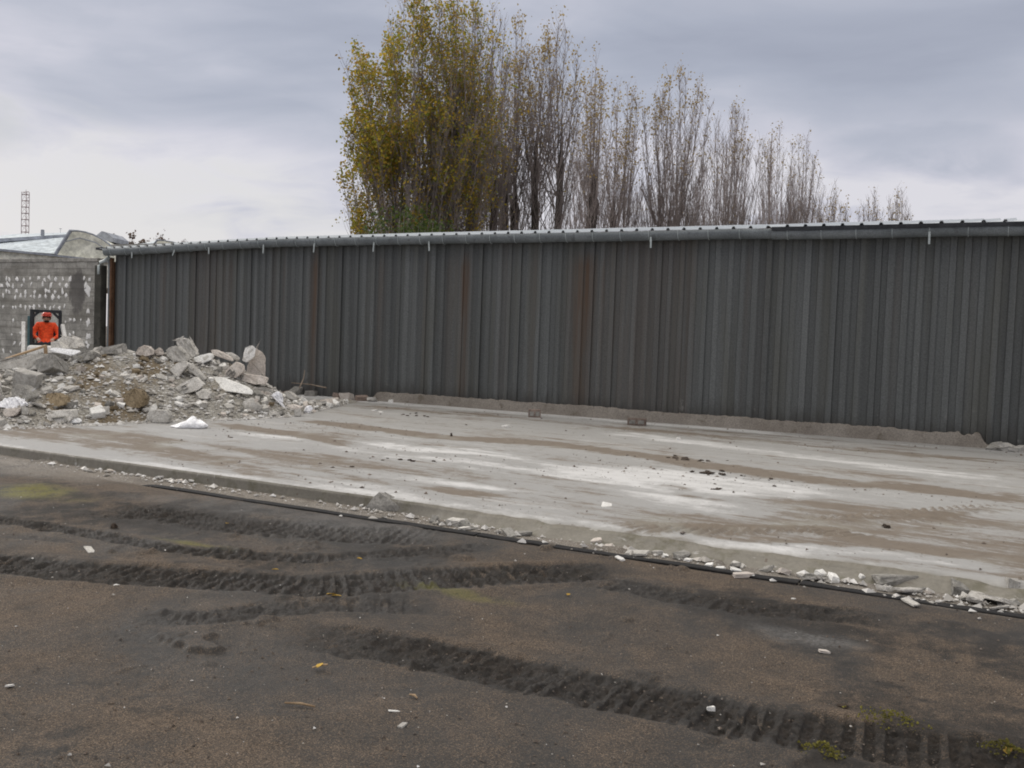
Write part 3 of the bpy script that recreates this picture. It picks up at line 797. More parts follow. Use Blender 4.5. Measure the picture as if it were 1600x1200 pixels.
# ------------------------------------------------------------------ breeze-block wall with mortar dabs, and its end post
def build_block_wall():
    bw = empty('block_wall', (-12, 0, 0))
    tag(bw, 'grey breeze block wall dotted with rows of white mortar dabs', 'wall')

    def par(o): o.parent = bw; o.matrix_parent_inverse = Matrix.Translation((12, 0, 0)); return o
    xe = onwall(151, 470).x
    mb = MB(); mb.box((.5 * (xe - 24), .12, 1.62), (xe + 24, .2, 3.56)); par(mb.build('masonry', M['block']))
    mb = MB(); mb.box((.5 * (xe - 24), .12, 3.45), (xe + 24.04, .26, .10), bev=.01); par(mb.build('coping', M['concrete_dark']))
    rows = [(436, [10, 15, 28, 38, 47, 60, 71, 77, 87, 99, 109, 131, 141]), (445.5, [2, 11, 15, 21, 35, 50, 67, 81, 93, 105, 135]), (455, [10, 14, 26, 41, 55, 72, 77, 86, 98]),
            (463, [6, 24, 32, 40, 49, 54, 63, 72, 83, 93, 103]), (480, [5, 20, 24, 32, 40, 48, 53, 62, 70, 79, 84, 93, 101]),
            (501, [22, 103, 111, 116, 126, 138]), (521, [18, 32, 110, 115]), (537, [23, 31, 125, 137]), (548, [17, 6])]
    singles = [(138, 455, 1.9), (138, 486, 1.4), (138, 526, 1.6), (138, 541, 1.2), (138, 505, 1.3)]
    meshes = []
    for i in range(7):
        mb = MB(); mb.ico((0, 0, 0), 1, 2)
        for v in mb.bm.verts:
            v.co.x *= 1 + .35 * math.sin(v.co.z * 3 + i) * math.cos(i * 2.1); v.co.z += .25 * math.sin(v.co.x * 4 + i * 1.7); v.co *= 1 + R.uniform(-.13, .13); v.co.y *= .35
        o = mb.build('mortar_dab', M['ivory']); meshes.append(o.data); bpy.data.objects.remove(o)

    def dab(u, v, s):
        p = onwall(u, v, .02)
        o = bpy.data.objects.new('mortar_dab', R.choice(meshes)); COL.objects.link(o); par(o)
        o.location = (p.x, .012, p.z); k = s * R.uniform(.75, 1.25)
        o.scale = (.052 * k * R.uniform(.7, 1.3), .05, .066 * k * R.uniform(.7, 1.35)); o.rotation_euler = (0, R.uniform(-.7, .7), 0)
    for v, us in rows:
        for u in us: dab(u + R.uniform(-1, 1), v + R.uniform(-2, 2), 1. if v < 490 else .8)
    for u, v, s in singles: dab(u, v, s)
    a = onwall(150.5, 470, -.06).x; b_ = onwall(160.5, 470, -.06).x
    mb = MB(); mb.box((.5 * (a + b_), -.03, 1.62), (b_ - a, .22, 3.32), bev=.02)
    o = mb.build('concrete_post', stone('damp_dark_concrete', (.045, .043, .036), (.075, .072, .06), 2.5, c3=(.035, .034, .03), rand=0))
    tag(o, 'dark damp concrete post between the block wall and the shed', 'post')


build_block_wall()


# ------------------------------------------------------------------ factory halls behind, mast, far trees
def build_factory():
    f = empty('factory_building', at(60, 520, 66).xy.to_3d())
    inv = Matrix.Translation(-f.location)

    def par(o): o.parent = f; o.matrix_parent_inverse = inv; return o
    tag(f, 'cream factory hall with a curved gable and pale sloping roof panel beyond the block wall', 'building')
    Z = 66; back = (YA * 14 - XA * 3)
    mb = MB(); prof = [(87, 398), (110, 360.5), (122, 361), (134, 363), (146, 367), (158, 373), (170, 381), (184, 394), (190, 402), (190, 425), (87, 425)]
    mb.prism([at(u, v, Z) for u, v in prof], back); par(mb.build('gable', M['cream']))
    # sloping panel to the left of the gable, fascia and upper roof
    mb = MB(); mb.prism([at(u, v, Z - .1 + (4. if v < 386 else 0)) for u, v in [(-60, 390), (-60, 385.5), (0, 376.5), (103, 369.5), (86.5, 396.5), (0, 390)]], YA * 3); par(mb.build('roof_panel', M['factory_roof']))
    mb = MB(); mb.prism([at(u, v, Z + 3.6) for u, v in [(-60, 386), (-60, 379), (0, 372.6), (105, 366), (103, 371), (0, 378)]], YA * 3); par(mb.build('fascia', M['factory_trim']))
    mb = MB(); mb.prism([at(u, v, Z + 4.2 + (5. if v < 371 else 0)) for u, v in [(-60, 382), (-60, 374), (14, 369), (20, 366), (108, 363), (107, 372)]], YA * 6); par(mb.build('upper_roof', M['factory_roof']))
    mb = MB()
    e1 = [at(87, 397, Z - .35), at(110.5, 360.3, Z - .35), at(122, 360.7, Z - .35), at(134, 362.7, Z - .35), at(146, 366.7, Z - .35), at(158, 372.7, Z - .35), at(170, 380.7, Z - .35), at(186, 394, Z - .35)]
    mb.tube(e1, [.12, .12, .06, .06, .06, .06, .06, .06], 6); par(mb.build('verge_trim', M['factory_trim']))
    mb = MB(); mb.tube([at(u, v, Z - .3) for u, v in [(96, 379), (125, 372), (150, 379), (165, 390)]], .035, 5); par(mb.build('window_arch', M['factory_trim']))
    mb = MB(); mb.prism([at(u, v, Z - .7) for u, v in [(-60, 391), (-60, 387.5), (0, 388.5), (85, 397.5), (168, 406.5), (168, 410), (85, 400.5), (0, 392)]], YA * .4); par(mb.build('eaves_gutter', M['factory_trim']))
    mb = MB(); mb.prism([at(u, v, Z - .4) for u, v in [(-60, 450), (-60, 390), (0, 391), (85, 399), (175, 409), (175, 450)]], YA * 8); par(mb.build('wall', M['cream']))
    mb = MB(); mb.prism([at(u, v, Z + 6) for u, v in [(150, 368), (159, 361), (166, 363), (176, 371), (176, 378), (150, 376)]], YA * 3); par(mb.build('roof_monitor', M['factory_trim']))
    p = at(66.5, 366, Z + 3); mb = MB(); mb.tube([p + Vector((0, 0, -.1)), p + Vector((0, 0, .22))], .13, 8); mb.tube([p + Vector((0, 0, .22)), p + Vector((0, 0, .25)), p + Vector((0, 0, .33))], [.09, .13, .10], 8); par(mb.build('roof_vent', M['factory_trim']))
    p = at(94.5, 364, Z + 3); mb = MB(); mb.tube([p, p + Vector((0, 0, .35))], .015, 4); mb.tube([p + Vector((0, 0, .3)) - XA * .1, p + Vector((0, 0, .3)) + XA * .1], .015, 4); par(mb.build('aerial', M['factory_trim']))

    g = empty('factory_building', at(235, 520, 84).xy.to_3d())
    inv2 = Matrix.Translation(-g.location)

    def par2(o): o.parent = g; o.matrix_parent_inverse = inv2; return o
    tag(g, 'smaller pale hall with a curved roof just above the left end of the shed', 'building')
    mb = MB(); mb.prism([at(u, v, 84) for u, v in [(236, 400), (246, 375.5), (256, 376.5), (268, 378.5), (280, 381.5), (289, 384.5), (300, 400)]], YA * 8 - XA * 2); par2(mb.build('gable', M['cream']))
    mb = MB(); mb.prism([at(u, v, 83.8 + (4. if v < 385 else 0)) for u, v in [(170, 392), (178, 384), (232, 379.5), (247, 374), (237, 386), (228, 396), (170, 396)]], YA * 6); par2(mb.build('roof_panel', M['factory_roof']))
    mb = MB(); mb.tube([at(u, v, 83.7) for u, v in [(237, 386), (246, 375), (257, 375.8), (269, 378), (281, 381), (290, 384.5)]], [.09, .09, .05, .05, .05, .05], 5); par2(mb.build('verge_trim', M['factory_trim']))


build_factory()


def build_mast():
    Z = 140; top = at(43, 300, Z).z; p0 = at(39.8, 372, Z); base = Vector((p0.x, p0.y, 0))
    t = empty('lattice_mast', base); tag(t, 'slender rusty lattice radio mast rising over the factory roof', 'mast')
    w = .52; mb = MB()
    c = [Vector((-w, -w * .6, 0)), Vector((w, -w * .6, 0)), Vector((0, w, 0))]
    for q in c: mb.tube([q, q + Vector((0, 0, top))], .05, 5)
    mb.build('legs', M['mast'], t)
    mb = MB(); z = 1.; k = 0
    while z < top - .2:
        for i in range(3):
            a, b_ = c[i], c[(i + 1) % 3]
            mb.tube([a + Vector((0, 0, z)), b_ + Vector((0, 0, z))], .045, 4)
            mb.tube([a + Vector((0, 0, z)), b_ + Vector((0, 0, min(z + .9, top)))], .018, 3)
        z += .9; k += 1
    mb.build('lattice', M['mast'], t)
    mb = MB(); mb.tube([Vector((-.62, 0, top)), Vector((.62, 0, top))], .06, 4); mb.tube([Vector((0, 0, top - .2)), Vector((0, 0, top + .35))], .035, 4); mb.build('finial', M['mast'], t); mb = MB()
    mb.tube([Vector((.3, 0, top - .85)), Vector((.72, 0, top - .85)), Vector((.78, 0, top - 1.2)), Vector((.72, 0, top - 1.6)), Vector((.3, 0, top - 1.6))], .05, 4); mb.build('antenna', M['mast'], t)


build_mast()


# ------------------------------------------------------------------ trees
class TreeGeo:
    def __init__(s): s.V = []; s.F = []; s.n = 0

    def limb(s, p, r, k=3):
        p = np.asarray(p); m_ = len(p); d = p[-1] - p[0]; d = d / (np.linalg.norm(d) + 1e-9)
        a = np.array([1., 0, 0]) if abs(d[0]) < .8 else np.array([0, 1., 0])
        x = np.cross(d, a); x /= np.linalg.norm(x); y = np.cross(d, x)
        ang = np.arange(k) * 2 * np.pi / k
        ring = np.cos(ang)[:, None] * x + np.sin(ang)[:, None] * y
        V = (p[:, None] + ring[None] * np.asarray(r)[:, None, None]).reshape(-1, 3)
        s.V.append(V)
        i = np.arange(m_ - 1)[:, None] * k; j = np.arange(k)[None]; j2 = (j + 1) % k
        s.F.append((np.stack([i + j, i + j2, i + k + j2, i + k + j], -1).reshape(-1, 4)) + s.n)
        s.n += m_ * k

    def build(s, name, mat, parent):
        me = npmesh(name, np.concatenate(s.V), np.concatenate(s.F), True); return link(name, me, mat, parent)


def leaves_mesh(name, P, size, mat, parent, rs):
    n = len(P)
    a = rs.normal(size=(n, 3)); a /= np.linalg.norm(a, axis=1)[:, None]
    b_ = np.cross(a, rs.normal(size=(n, 3))); b_ /= np.linalg.norm(b_, axis=1)[:, None]
    s_ = size * rs.uniform(.55, 1.35, (n, 1))
    V = np.stack([P - a * s_ * .6, P + b_ * s_ * .45, P + a * s_ * .6, P - b_ * s_ * .4 + np.cross(a, b_) * s_ * .2], 1).reshape(-1, 3)
    me = npmesh(name, V, np.arange(n * 4).reshape(-1, 4)); return link(name, me, mat, parent)


def poplar(u, vtop, half_px, label, limbs=3, shoots=18, hp=.5, nleaf=500, leaf='leaf_tan', seed=1, H=22., low=0.15, spread_low=1., leaf_lo=.6, lsize=.15, left_bias=0., twig_n=1.0):
    rs = np.random.RandomState(seed)
    hor = 530 + .037 * (u - 800)
    Z = (H - 1.6) * F / (hor - vtop)
    q = at(u, 360, Z); root = empty('poplar_tree', (q.x, q.y, 0)); tag(root, label, 'tree', 'row of poplars behind the shed')
    rad = half_px / F * Z * (1.04 if half_px > 60 else 1.16); shoots = int(shoots * (1.0 if half_px > 60 else 1.2))
    T = TreeGeo(); B = TreeGeo(); tips = []
    tr = .33 + .1 * rs.rand()
    # trunk splits low into a few pollarded limbs that end in knobs at height hp
    fork = H * rs.uniform(.16, .24)
    T.limb(np.array([[0, 0, 0], [.05, 0, fork * .5], [0, 0.03, fork]]), [tr * 1.5, tr * 1.1, tr], 9)
    ends = []
    for i in range(limbs):
        a = 2 * math.pi * (i + rs.rand() * .5) / limbs; rr = rad * (.0 if limbs == 1 else rs.uniform(.18, .42))
        e = np.array([math.cos(a) * rr, math.sin(a) * rr, H * hp * rs.uniform(.88, 1.12)])
        mid = np.array([e[0] * .75, e[1] * .75, fork + (e[2] - fork) * .45]) + rs.normal(size=3) * .12
        t_ = tr / math.sqrt(limbs) * 1.25
        T.limb(np.array([[0, 0, fork - .4], mid, e * [1, 1, .93], e, e * [1, 1, 1.05], e * [1, 1, 1.22]]), [t_, t_ * .85, t_ * .75, t_ * .95, t_ * .5, .02], 7)
        ends.append((e, t_))
    tw_pts = []

    def shoot(p0, p1, r0, dens, flare=.62):
        n = 6; t = np.linspace(0, 1, n)[:, None]
        bow = (p1 - p0); out = np.array([bow[0], bow[1], 0])
        p = p0 + bow * t + out * (t ** flare - t) + rs.normal(size=(n, 3)) * .06 * t
        B.limb(p, np.linspace(r0, .012, n), 4 if r0 > .04 else 3)
        L = np.linalg.norm(bow)
        m_ = int(L * 5.4 * dens * twig_n)
        for _ in range(m_):
            f = rs.uniform(.08, 1.) ** .8; k_ = f * (n - 1); i = min(int(k_), n - 2)
            o = p[i] + (p[i + 1] - p[i]) * (k_ - i)
            a = rs.rand() * 2 * math.pi; l = rs.uniform(.5, 1.9) * (1.15 - .6 * f)
            d = np.array([math.cos(a) * .42, math.sin(a) * .42, 1.]) * l
            e = o + d + rs.normal(size=3) * .08
            md = o + d * .5 + np.array([math.cos(a), math.sin(a), 0]) * .06 * l
            B.limb(np.stack([o, md, e]), [.012, .009, .005], 3)
            tips.append(e); tw_pts.append(md)
    for i in range(shoots):
        e, t_ = ends[i % len(ends)]
        a = rs.rand() * 2 * math.pi; rr = rad * math.sqrt(rs.rand()) * .98
        hh = H * (1. - (.25 * (rr / rad) ** 1.5 if half_px > 90 else .17 * (rr / rad) ** 1.8) - .26 * rs.rand() ** 1.8)
        if i == 0: hh = H; rr = rad * .1
        p1 = np.array([math.cos(a) * rr + e[0] * .3, math.sin(a) * rr + e[1] * .3, hh])
        st = e * np.array([1, 1, rs.uniform(.82, 1.)])
        shoot(st, p1, .05 * rs.uniform(.6, 1.2), 1.)
    # side shoots from trunk and limbs, low suckers
    for i in range(int(shoots * 1.6)):
        e, t_ = ends[rs.randint(len(ends))]
        f = rs.uniform(.0, .8); st = np.array([e[0] * f, e[1] * f, fork + (e[2] - fork) * f])
        a = rs.rand() * 2 * math.pi; rr = rad * rs.uniform(.5, 1.05) * spread_low; l = H * rs.uniform(.22, .44)
        tgt = np.array([math.cos(a) * rr, math.sin(a) * rr, st[2] + l])
        shoot(st, tgt, .034, .75, .42)
    for i in range(int(shoots * low * 3.2)):
        a = rs.rand() * 2 * math.pi; rr = rad * rs.uniform(.45, 1.1) * spread_low
        shoot(np.array([0, 0, H * rs.uniform(.03, .15)]), np.array([math.cos(a) * rr, math.sin(a) * rr, H * rs.uniform(.40, .62)]), .03, 1., .40)
    T.build('trunk', M['bark'], root); B.build('branches', M['twig'], root)
    tips = np.array(tips)
    if nleaf:
        w = np.clip((tips[:, 2] / H - leaf_lo) / max(.02, 1 - leaf_lo), 0.015, 1) ** 1.2
        lx = tips @ np.array([XA.x, XA.y, 0]) / rad
        if left_bias: w = w * np.exp(-left_bias * np.clip(lx + .1, -1, 1)) 
        clump = vnoise(tips[:, 0] * 1.1 + tips[:, 1], tips[:, 2] * .8, seed); w = w * (.3 + sst(.35, .75, clump) * 1.4)
        ii = rs.choice(len(tips), nleaf, p=w / w.sum())
        P = tips[ii] + rs.normal(size=(nleaf, 3)) * np.array([.17, .17, .22])
        leaves_mesh('leaves', P, lsize, M[leaf], root, rs)
    return root, rad


def build_trees():
    poplar(640, -25, 100, 'leftmost and leafiest golden poplar, its foliage reaching down to the shed roof', 5, 34, .42, 32000, 'leaf_gold', 3, 21.5, .6, 1.0, -2., .145, .6)
    poplar(712, -40, 68, 'tall poplar with thinner golden leaves and many upright shoots cut off by the picture top', 4, 30, .5, 15000, 'leaf_gold', 4, 22.5, .4, 1., -1., .13, .4)
    poplar(748, 22, 50, 'half bare poplar with a dark leaning stem right of the golden ones', 2, 20, .45, 3600, 'leaf_gold', 5, 21.5, .3, 1., -.4, .13, .2)
    poplar(797, 42, 40, 'bare poplar with a stout dark double stem and tan leaf tufts at its tip', 2, 18, .5, 1100, 'leaf_tan', 6, 22, .15, 1.1, .55)
    poplar(852, 40, 50, 'bare poplar forking into two thick knobbed limbs and two leafy points', 2, 24, .52, 1500, 'leaf_tan', 7, 22, .12, 1.1, .55)
    poplar(925, 95, 33, 'slim poplar with one dark trunk and a single pointed tan top', 1, 18, .52, 1000, 'leaf_tan', 8, 22, .2, 1.2, .55)
    poplar(966, 138, 36, 'shorter slim poplar with twin tan tips beside the single pointed one', 2, 18, .48, 900, 'leaf_tan', 9, 21, .2, 1., .58)
    poplar(1050, 116, 54, 'broad bare poplar with a cluster of thick knobbed stems at its middle', 4, 34, .45, 1100, 'leaf_tan', 10, 22, .2, 1., .6)
    poplar(1135, 168, 45, 'vase shaped bare poplar fanning out from short dark stems', 3, 40, .30, 420, 'leaf_tan', 11, 22, .2, 1., .7)
    poplar(1208, 205, 34, 'greyish bare poplar with a round tuft of leaves at its tip', 2, 26, .35, 260, 'leaf_tan', 12, 22, .3, 1., .75)
    poplar(1247, 214, 30, 'dense grey brown bare poplar just before the row drops in height', 3, 24, .4, 200, 'leaf_tan', 13, 22, .4, 1., .75)
    poplar(1268, 262, 22, 'small dark bare poplar at the step where the row drops in height', 2, 18, .4, 120, 'leaf_tan', 14, 20, .4, 1., .7)
    poplar(1300, 288, 22, 'small distant grey poplar, last before the gap in the row', 2, 30, .35, 120, 'leaf_tan', 15, 20, .4, 1., .7, .2)
    poplar(1321, 322, 11, 'lowest and thinnest poplar at the edge of the gap in the row', 1, 12, .35, 60, 'leaf_tan', 18, 16, .4, 1., .7, .2)
    poplar(1363, 300, 23, 'pale distant poplar standing just right of the gap in the row', 2, 32, .35, 120, 'leaf_tan', 16, 20, .4, 1., .6, .2)
    poplar(1401, 292, 22, 'rightmost distant poplar with a pointed tip', 2, 32, .35, 160, 'leaf_tan', 17, 20, .4, 1., .6, .2)
    # green bush at the foot of the golden poplar
    rs = np.random.RandomState(77); q = at(645, 340, 49)
    root = empty('shrub', (q.x, q.y, 0)); tag(root, 'dark green bush showing above the roof under the golden poplar', 'shrub')
    B = TreeGeo(); tips = []
    for i in range(60):
        a = rs.rand() * 6.28; rr = math.sqrt(rs.rand()) * 2.3; h = 8.5 - rr * .6 - rs.rand() * 1.2
        p1 = np.array([math.cos(a) * rr, math.sin(a) * rr, h]); p0 = np.array([math.cos(a) * .2, math.sin(a) * .2, 0])
        md = (p0 + p1) / 2 + np.array([math.cos(a), math.sin(a), 0]) * .3
        B.limb(np.stack([p0, md, p1]), [.05, .03, .01], 4)
        for _ in range(12):
            f = rs.uniform(.35, 1.); tips.append(p0 + (p1 - p0) * f + rs.normal(size=3) * .3)
    B.build('branches', M['twig'], root); tips = np.array(tips)
    P = tips[rs.randint(len(tips), size=7500)] + rs.normal(size=(7500, 3)) * .25
    leaves_mesh('leaves', P, .15, M['leaf_green'], root, rs)
    # two far crowns over the factory roofs
    for (u, vt, hw, Z, lab, n) in ((202, 361, 34, 95, 'round rusty brown tree crown between the two factory roofs', 1500), (251, 365, 9, 105, 'tiny dark tree top peeping over the smaller hall', 260), (287, 372, 6, 110, 'sparse twiggy tree top at the end of the smaller hall roof', 60)):
        q = at(u, 400, Z); r_ = hw / F * Z; top = at(u, vt, Z).z
        root = empty('distant_tree', (q.x, q.y, 0)); tag(root, lab, 'tree')
        B = TreeGeo(); tips = []
        B.limb(np.array([[0, 0, 0], [0.05, 0, top * .4], [0, 0, top * .75]]), [.2, .15, .08], 6)
        for i in range(22):
            a = rs.rand() * 6.28; f = rs.rand()
            e = np.array([math.cos(a) * r_ * math.sqrt(f), math.sin(a) * r_ * math.sqrt(f), top - (f * r_ * .7) - rs.rand() * r_ * .9])
            st = np.array([0, 0, top * rs.uniform(.55, .75)])
            B.limb(np.stack([st, (st + e) / 2 + [0, 0, .15], e]), [.04, .03, .015], 3)
            for _ in range(10): tips.append(st + (e - st) * rs.uniform(.4, 1.05) + rs.normal(size=3) * .15)
        B.build('branches', M['twig'], root); tips = np.array(tips)
        P = tips[rs.randint(len(tips), size=n)] + rs.normal(size=(n, 3)) * .12
        leaves_mesh('leaves', P, .2, M['leaf_brown'], root, rs)


build_trees()

# ------------------------------------------------------------------ rubble heap
FOOT = [(-260, 674), (-150, 672), (0, 668), (100, 664), (200, 660), (270, 656), (330, 655), (400, 653), (450, 650), (490, 644), (520, 636), (560, 628)]
CREST = [(-260, 590), (-150, 578), (0, 568), (60, 556), (100, 556), (150, 553), (200, 552), (250, 550), (290, 556), (330, 561), (370, 572), (400, 590), (425, 606), (450, 620), (480, 633), (520, 634), (560, 627)]
_fk, _fy = zip(*[((tocam(G(u, v))[0] / tocam(G(u, v))[1]), tocam(G(u, v))[1]) for u, v in FOOT])


def _yc(k): return np.interp(k, _fk, _fy) + np.interp(k, [-.45, -.28, -.22, -.17], [2.7, 2.3, 1.3, .3])


_ck, _cz = [], []
for u, v in CREST:
    k = (u - 800) / F
    p = at(u, v, float(_yc(k))); X_, Y_ = tocam(p); _ck.append(X_ / Y_); _cz.append(max(p.z, 0.02))


def mound_h(X, Y):
    k = X / np.maximum(Y, .1); yf = np.interp(k, _fk, _fy); yc = _yc(k); zc = np.interp(k, _ck, _cz)
    q = (Y - yf) / (yc - yf)
    f = np.where(q < 1, np.clip(q, 0, 1) ** .85, np.clip(1 - ((Y - yc) / 2.6), 0, 1) ** .9 * 1.)
    f = f * sst(-.155, -.19, k)
    n = .30 * fbm(X * 1.3, Y * 1.3, 4, 101) + .12 * fbm(X * 5, Y * 5, 4, 102, .6)
    return zc * f + n * np.clip(f * 2.2, 0, 1) * np.clip(1.25 - f, .25, 1) - .03 * (f < .02)


def build_mound():
    ks = np.linspace(-.80, -.14, 420); ys = np.linspace(13.2, 25.2, 330)
    K, Y = np.meshgrid(ks, ys); X = K * Y
    Z = mound_h(X, Y)
    P = np.stack([CAM.x + XA.x * X + YA.x * Y, CAM.y + XA.y * X + YA.y * Y, Z - .004], -1)
    brown = np.zeros_like(Z)
    for u, v, r_ in ((150, 590, 42), (205, 615, 45), (95, 625, 30), (240, 585, 30), (170, 640, 30)):
        p = at(u, v, 16.6); x_, y_ = tocam(p); brown = np.maximum(brown, sst(1.2, .2, np.hypot((K - x_ / y_) * F / r_, (Z - p.z) * 90 / r_) + fbm(X * 2, Y * 2, 3, 7)))
    me = npmesh('earth_mound', P.reshape(-1, 3), gridfaces(*Z.shape), True); attr(me, 'brown', brown)
    mt, nt, b = new_mat('rubble_fines')
    Pn = N(nt, 'ShaderNodeNewGeometry').outputs['Position']
    br = N(nt, 'ShaderNodeAttribute', attribute_name='brown').outputs['Fac']
    v1 = N(nt, 'ShaderNodeTexVoronoi', {'Vector': Pn, 'Scale': 17.}); v2 = N(nt, 'ShaderNodeTexVoronoi', {'Vector': Pn, 'Scale': 42.})
    s1 = N(nt, 'ShaderNodeSeparateColor', {0: v1.outputs['Color']}).outputs[0]; s2 = N(nt, 'ShaderNodeSeparateColor', {0: v2.outputs['Color']}).outputs[0]
    med = noise(nt, Pn, 2.5, 6, .65)
    c = mixc(nt, s1, (.21, .195, .165), (.42, .40, .36)); c = mixc(nt, .45, c, mixc(nt, s2, (.14, .125, .10), (.50, .48, .44)))
    c = mixc(nt, rng_(nt, med, .45, .7, 0., .5), c, mixc(nt, s2, (.14, .11, .072), (.25, .205, .145)))
    c = mixc(nt, mth(nt, 'MULTIPLY', br, .85), c, mixc(nt, mth(nt, 'ADD', mth(nt, 'MULTIPLY', s2, .5), mth(nt, 'MULTIPLY', med, .5)), (.11, .078, .04), (.22, .165, .095)))
    nt.links.new(c, b.inputs['Base Color']); b.inputs['Roughness'].default_value = .95
    h = mth(nt, 'ADD', mth(nt, 'MULTIPLY', v1.outputs['Distance'], 1.), mth(nt, 'MULTIPLY', v2.outputs['Distance'], .6))
    nt.links.new(N(nt, 'ShaderNodeBump', {'Strength': .9, 'Distance': .04, 'Height': h}).outputs[0], b.inputs['Normal'])
    o = link('earth_mound', me, mt); tag(o, 'heap of grey brown soil and fine rubble in front of the block wall', 'mound', None, 'stuff')


build_mound()


def hit(u, v, y0=12.5, y1=24.):
    """where a sight line meets the heap (or the slab)"""
    d = ray(u, v); dy = d.dot(YA)
    for i in range(500):
        Y = y0 + (y1 - y0) * i / 500; p = CAM + d * (Y / dy); X_, Y_ = tocam(p)
        if p.z <= max(0., float(mound_h(np.array(X_), np.array(Y_)))): return p, Y
    return CAM + d * (17.5 / dy), 17.5


def roughen(mb, amt, cuts=2, seed=0):
    bm = mb.bm
    bmesh.ops.triangulate(bm, faces=bm.faces[:])
    bmesh.ops.subdivide_edges(bm, edges=bm.edges[:], cuts=cuts, use_grid_fill=True)
    rr = random.Random(seed)
    for v in bm.verts: v.co += Vector((rr.uniform(-1, 1), rr.uniform(-1, 1), rr.uniform(-1, 1))) * amt
    return mb


CH = 'large broken pieces on the rubble heap'
BOX = []


def piece(name, outline, mat, label, cat, thick=.25, foot=None, tilt=.15, push_up=0., rough=.006, fwd=.05, hollow=None, holemat=None):
    """one lump or slab whose outline is known: solid, its own distance from where it rests on the heap"""
    us = [p[0] for p in outline]; vs = [p[1] for p in outline]
    BOX.append((min(us) - 2, min(vs) - 2, max(us) + 2, max(vs) + 3))
    fu, fv = foot or (sum(us) / len(us), max(vs) - 1)
    p, Y = hit(fu, fv); Y -= fwd
    vmin, vmax = min(vs), max(vs)
    pts = []
    front = [at(u, v, Y + tilt * (vmax - v) / max(vmax - vmin, 1)) for u, v in outline]
    c = sum(front, Vector()) / len(front)
    push = YA * thick + Vector((0, 0, push_up)) + XA * R.uniform(-.06, .06)
    back = [q + push + (c - q) * .12 for q in front]
    mb = MB(); mb.hull([q - c for q in front + back])
    bmesh.ops.bevel(mb.bm, geom=mb.bm.edges[:], offset=.014, segments=1, affect='EDGES')
    roughen(mb, rough, 2, len(outline) * 13 + int(us[0]))
    o = mb.build(name, M[mat] if isinstance(mat, str) else mat); o.location = c
    tag(o, label, cat, CH)
    if hollow:                                     # dark cells of a hollow block: recessed sleeves set into its face
        for poly in hollow:
            fr = [at(u, v, Y + tilt * (vmax - v) / max(vmax - vmin, 1) - .035) for u, v in poly]; cc = sum(fr, Vector()) / len(fr)
            inner = [cc + (q - cc) * .72 + YA * .05 for q in fr]; rim = [cc + (q - cc) * .80 - YA * .004 for q in fr]
            mb = MB(); n = len(fr)
            A_ = [mb.bm.verts.new(q - c) for q in fr]; Bv = [mb.bm.verts.new(q - c) for q in rim]; Cv = [mb.bm.verts.new(q - c) for q in inner]
            D_ = [mb.bm.verts.new(q + YA * .06 - c) for q in fr]
            for i in range(n):
                j = (i + 1) % n
                mb.bm.faces.new((A_[i], A_[j], Bv[j], Bv[i])); mb.bm.faces.new((Bv[i], Bv[j], Cv[j], Cv[i])); mb.bm.faces.new((D_[i], D_[j], A_[j], A_[i]))
            mb.bm.faces.new(Cv)
            ob = mb.build('cell', M['concrete_dark'], o)
    return o


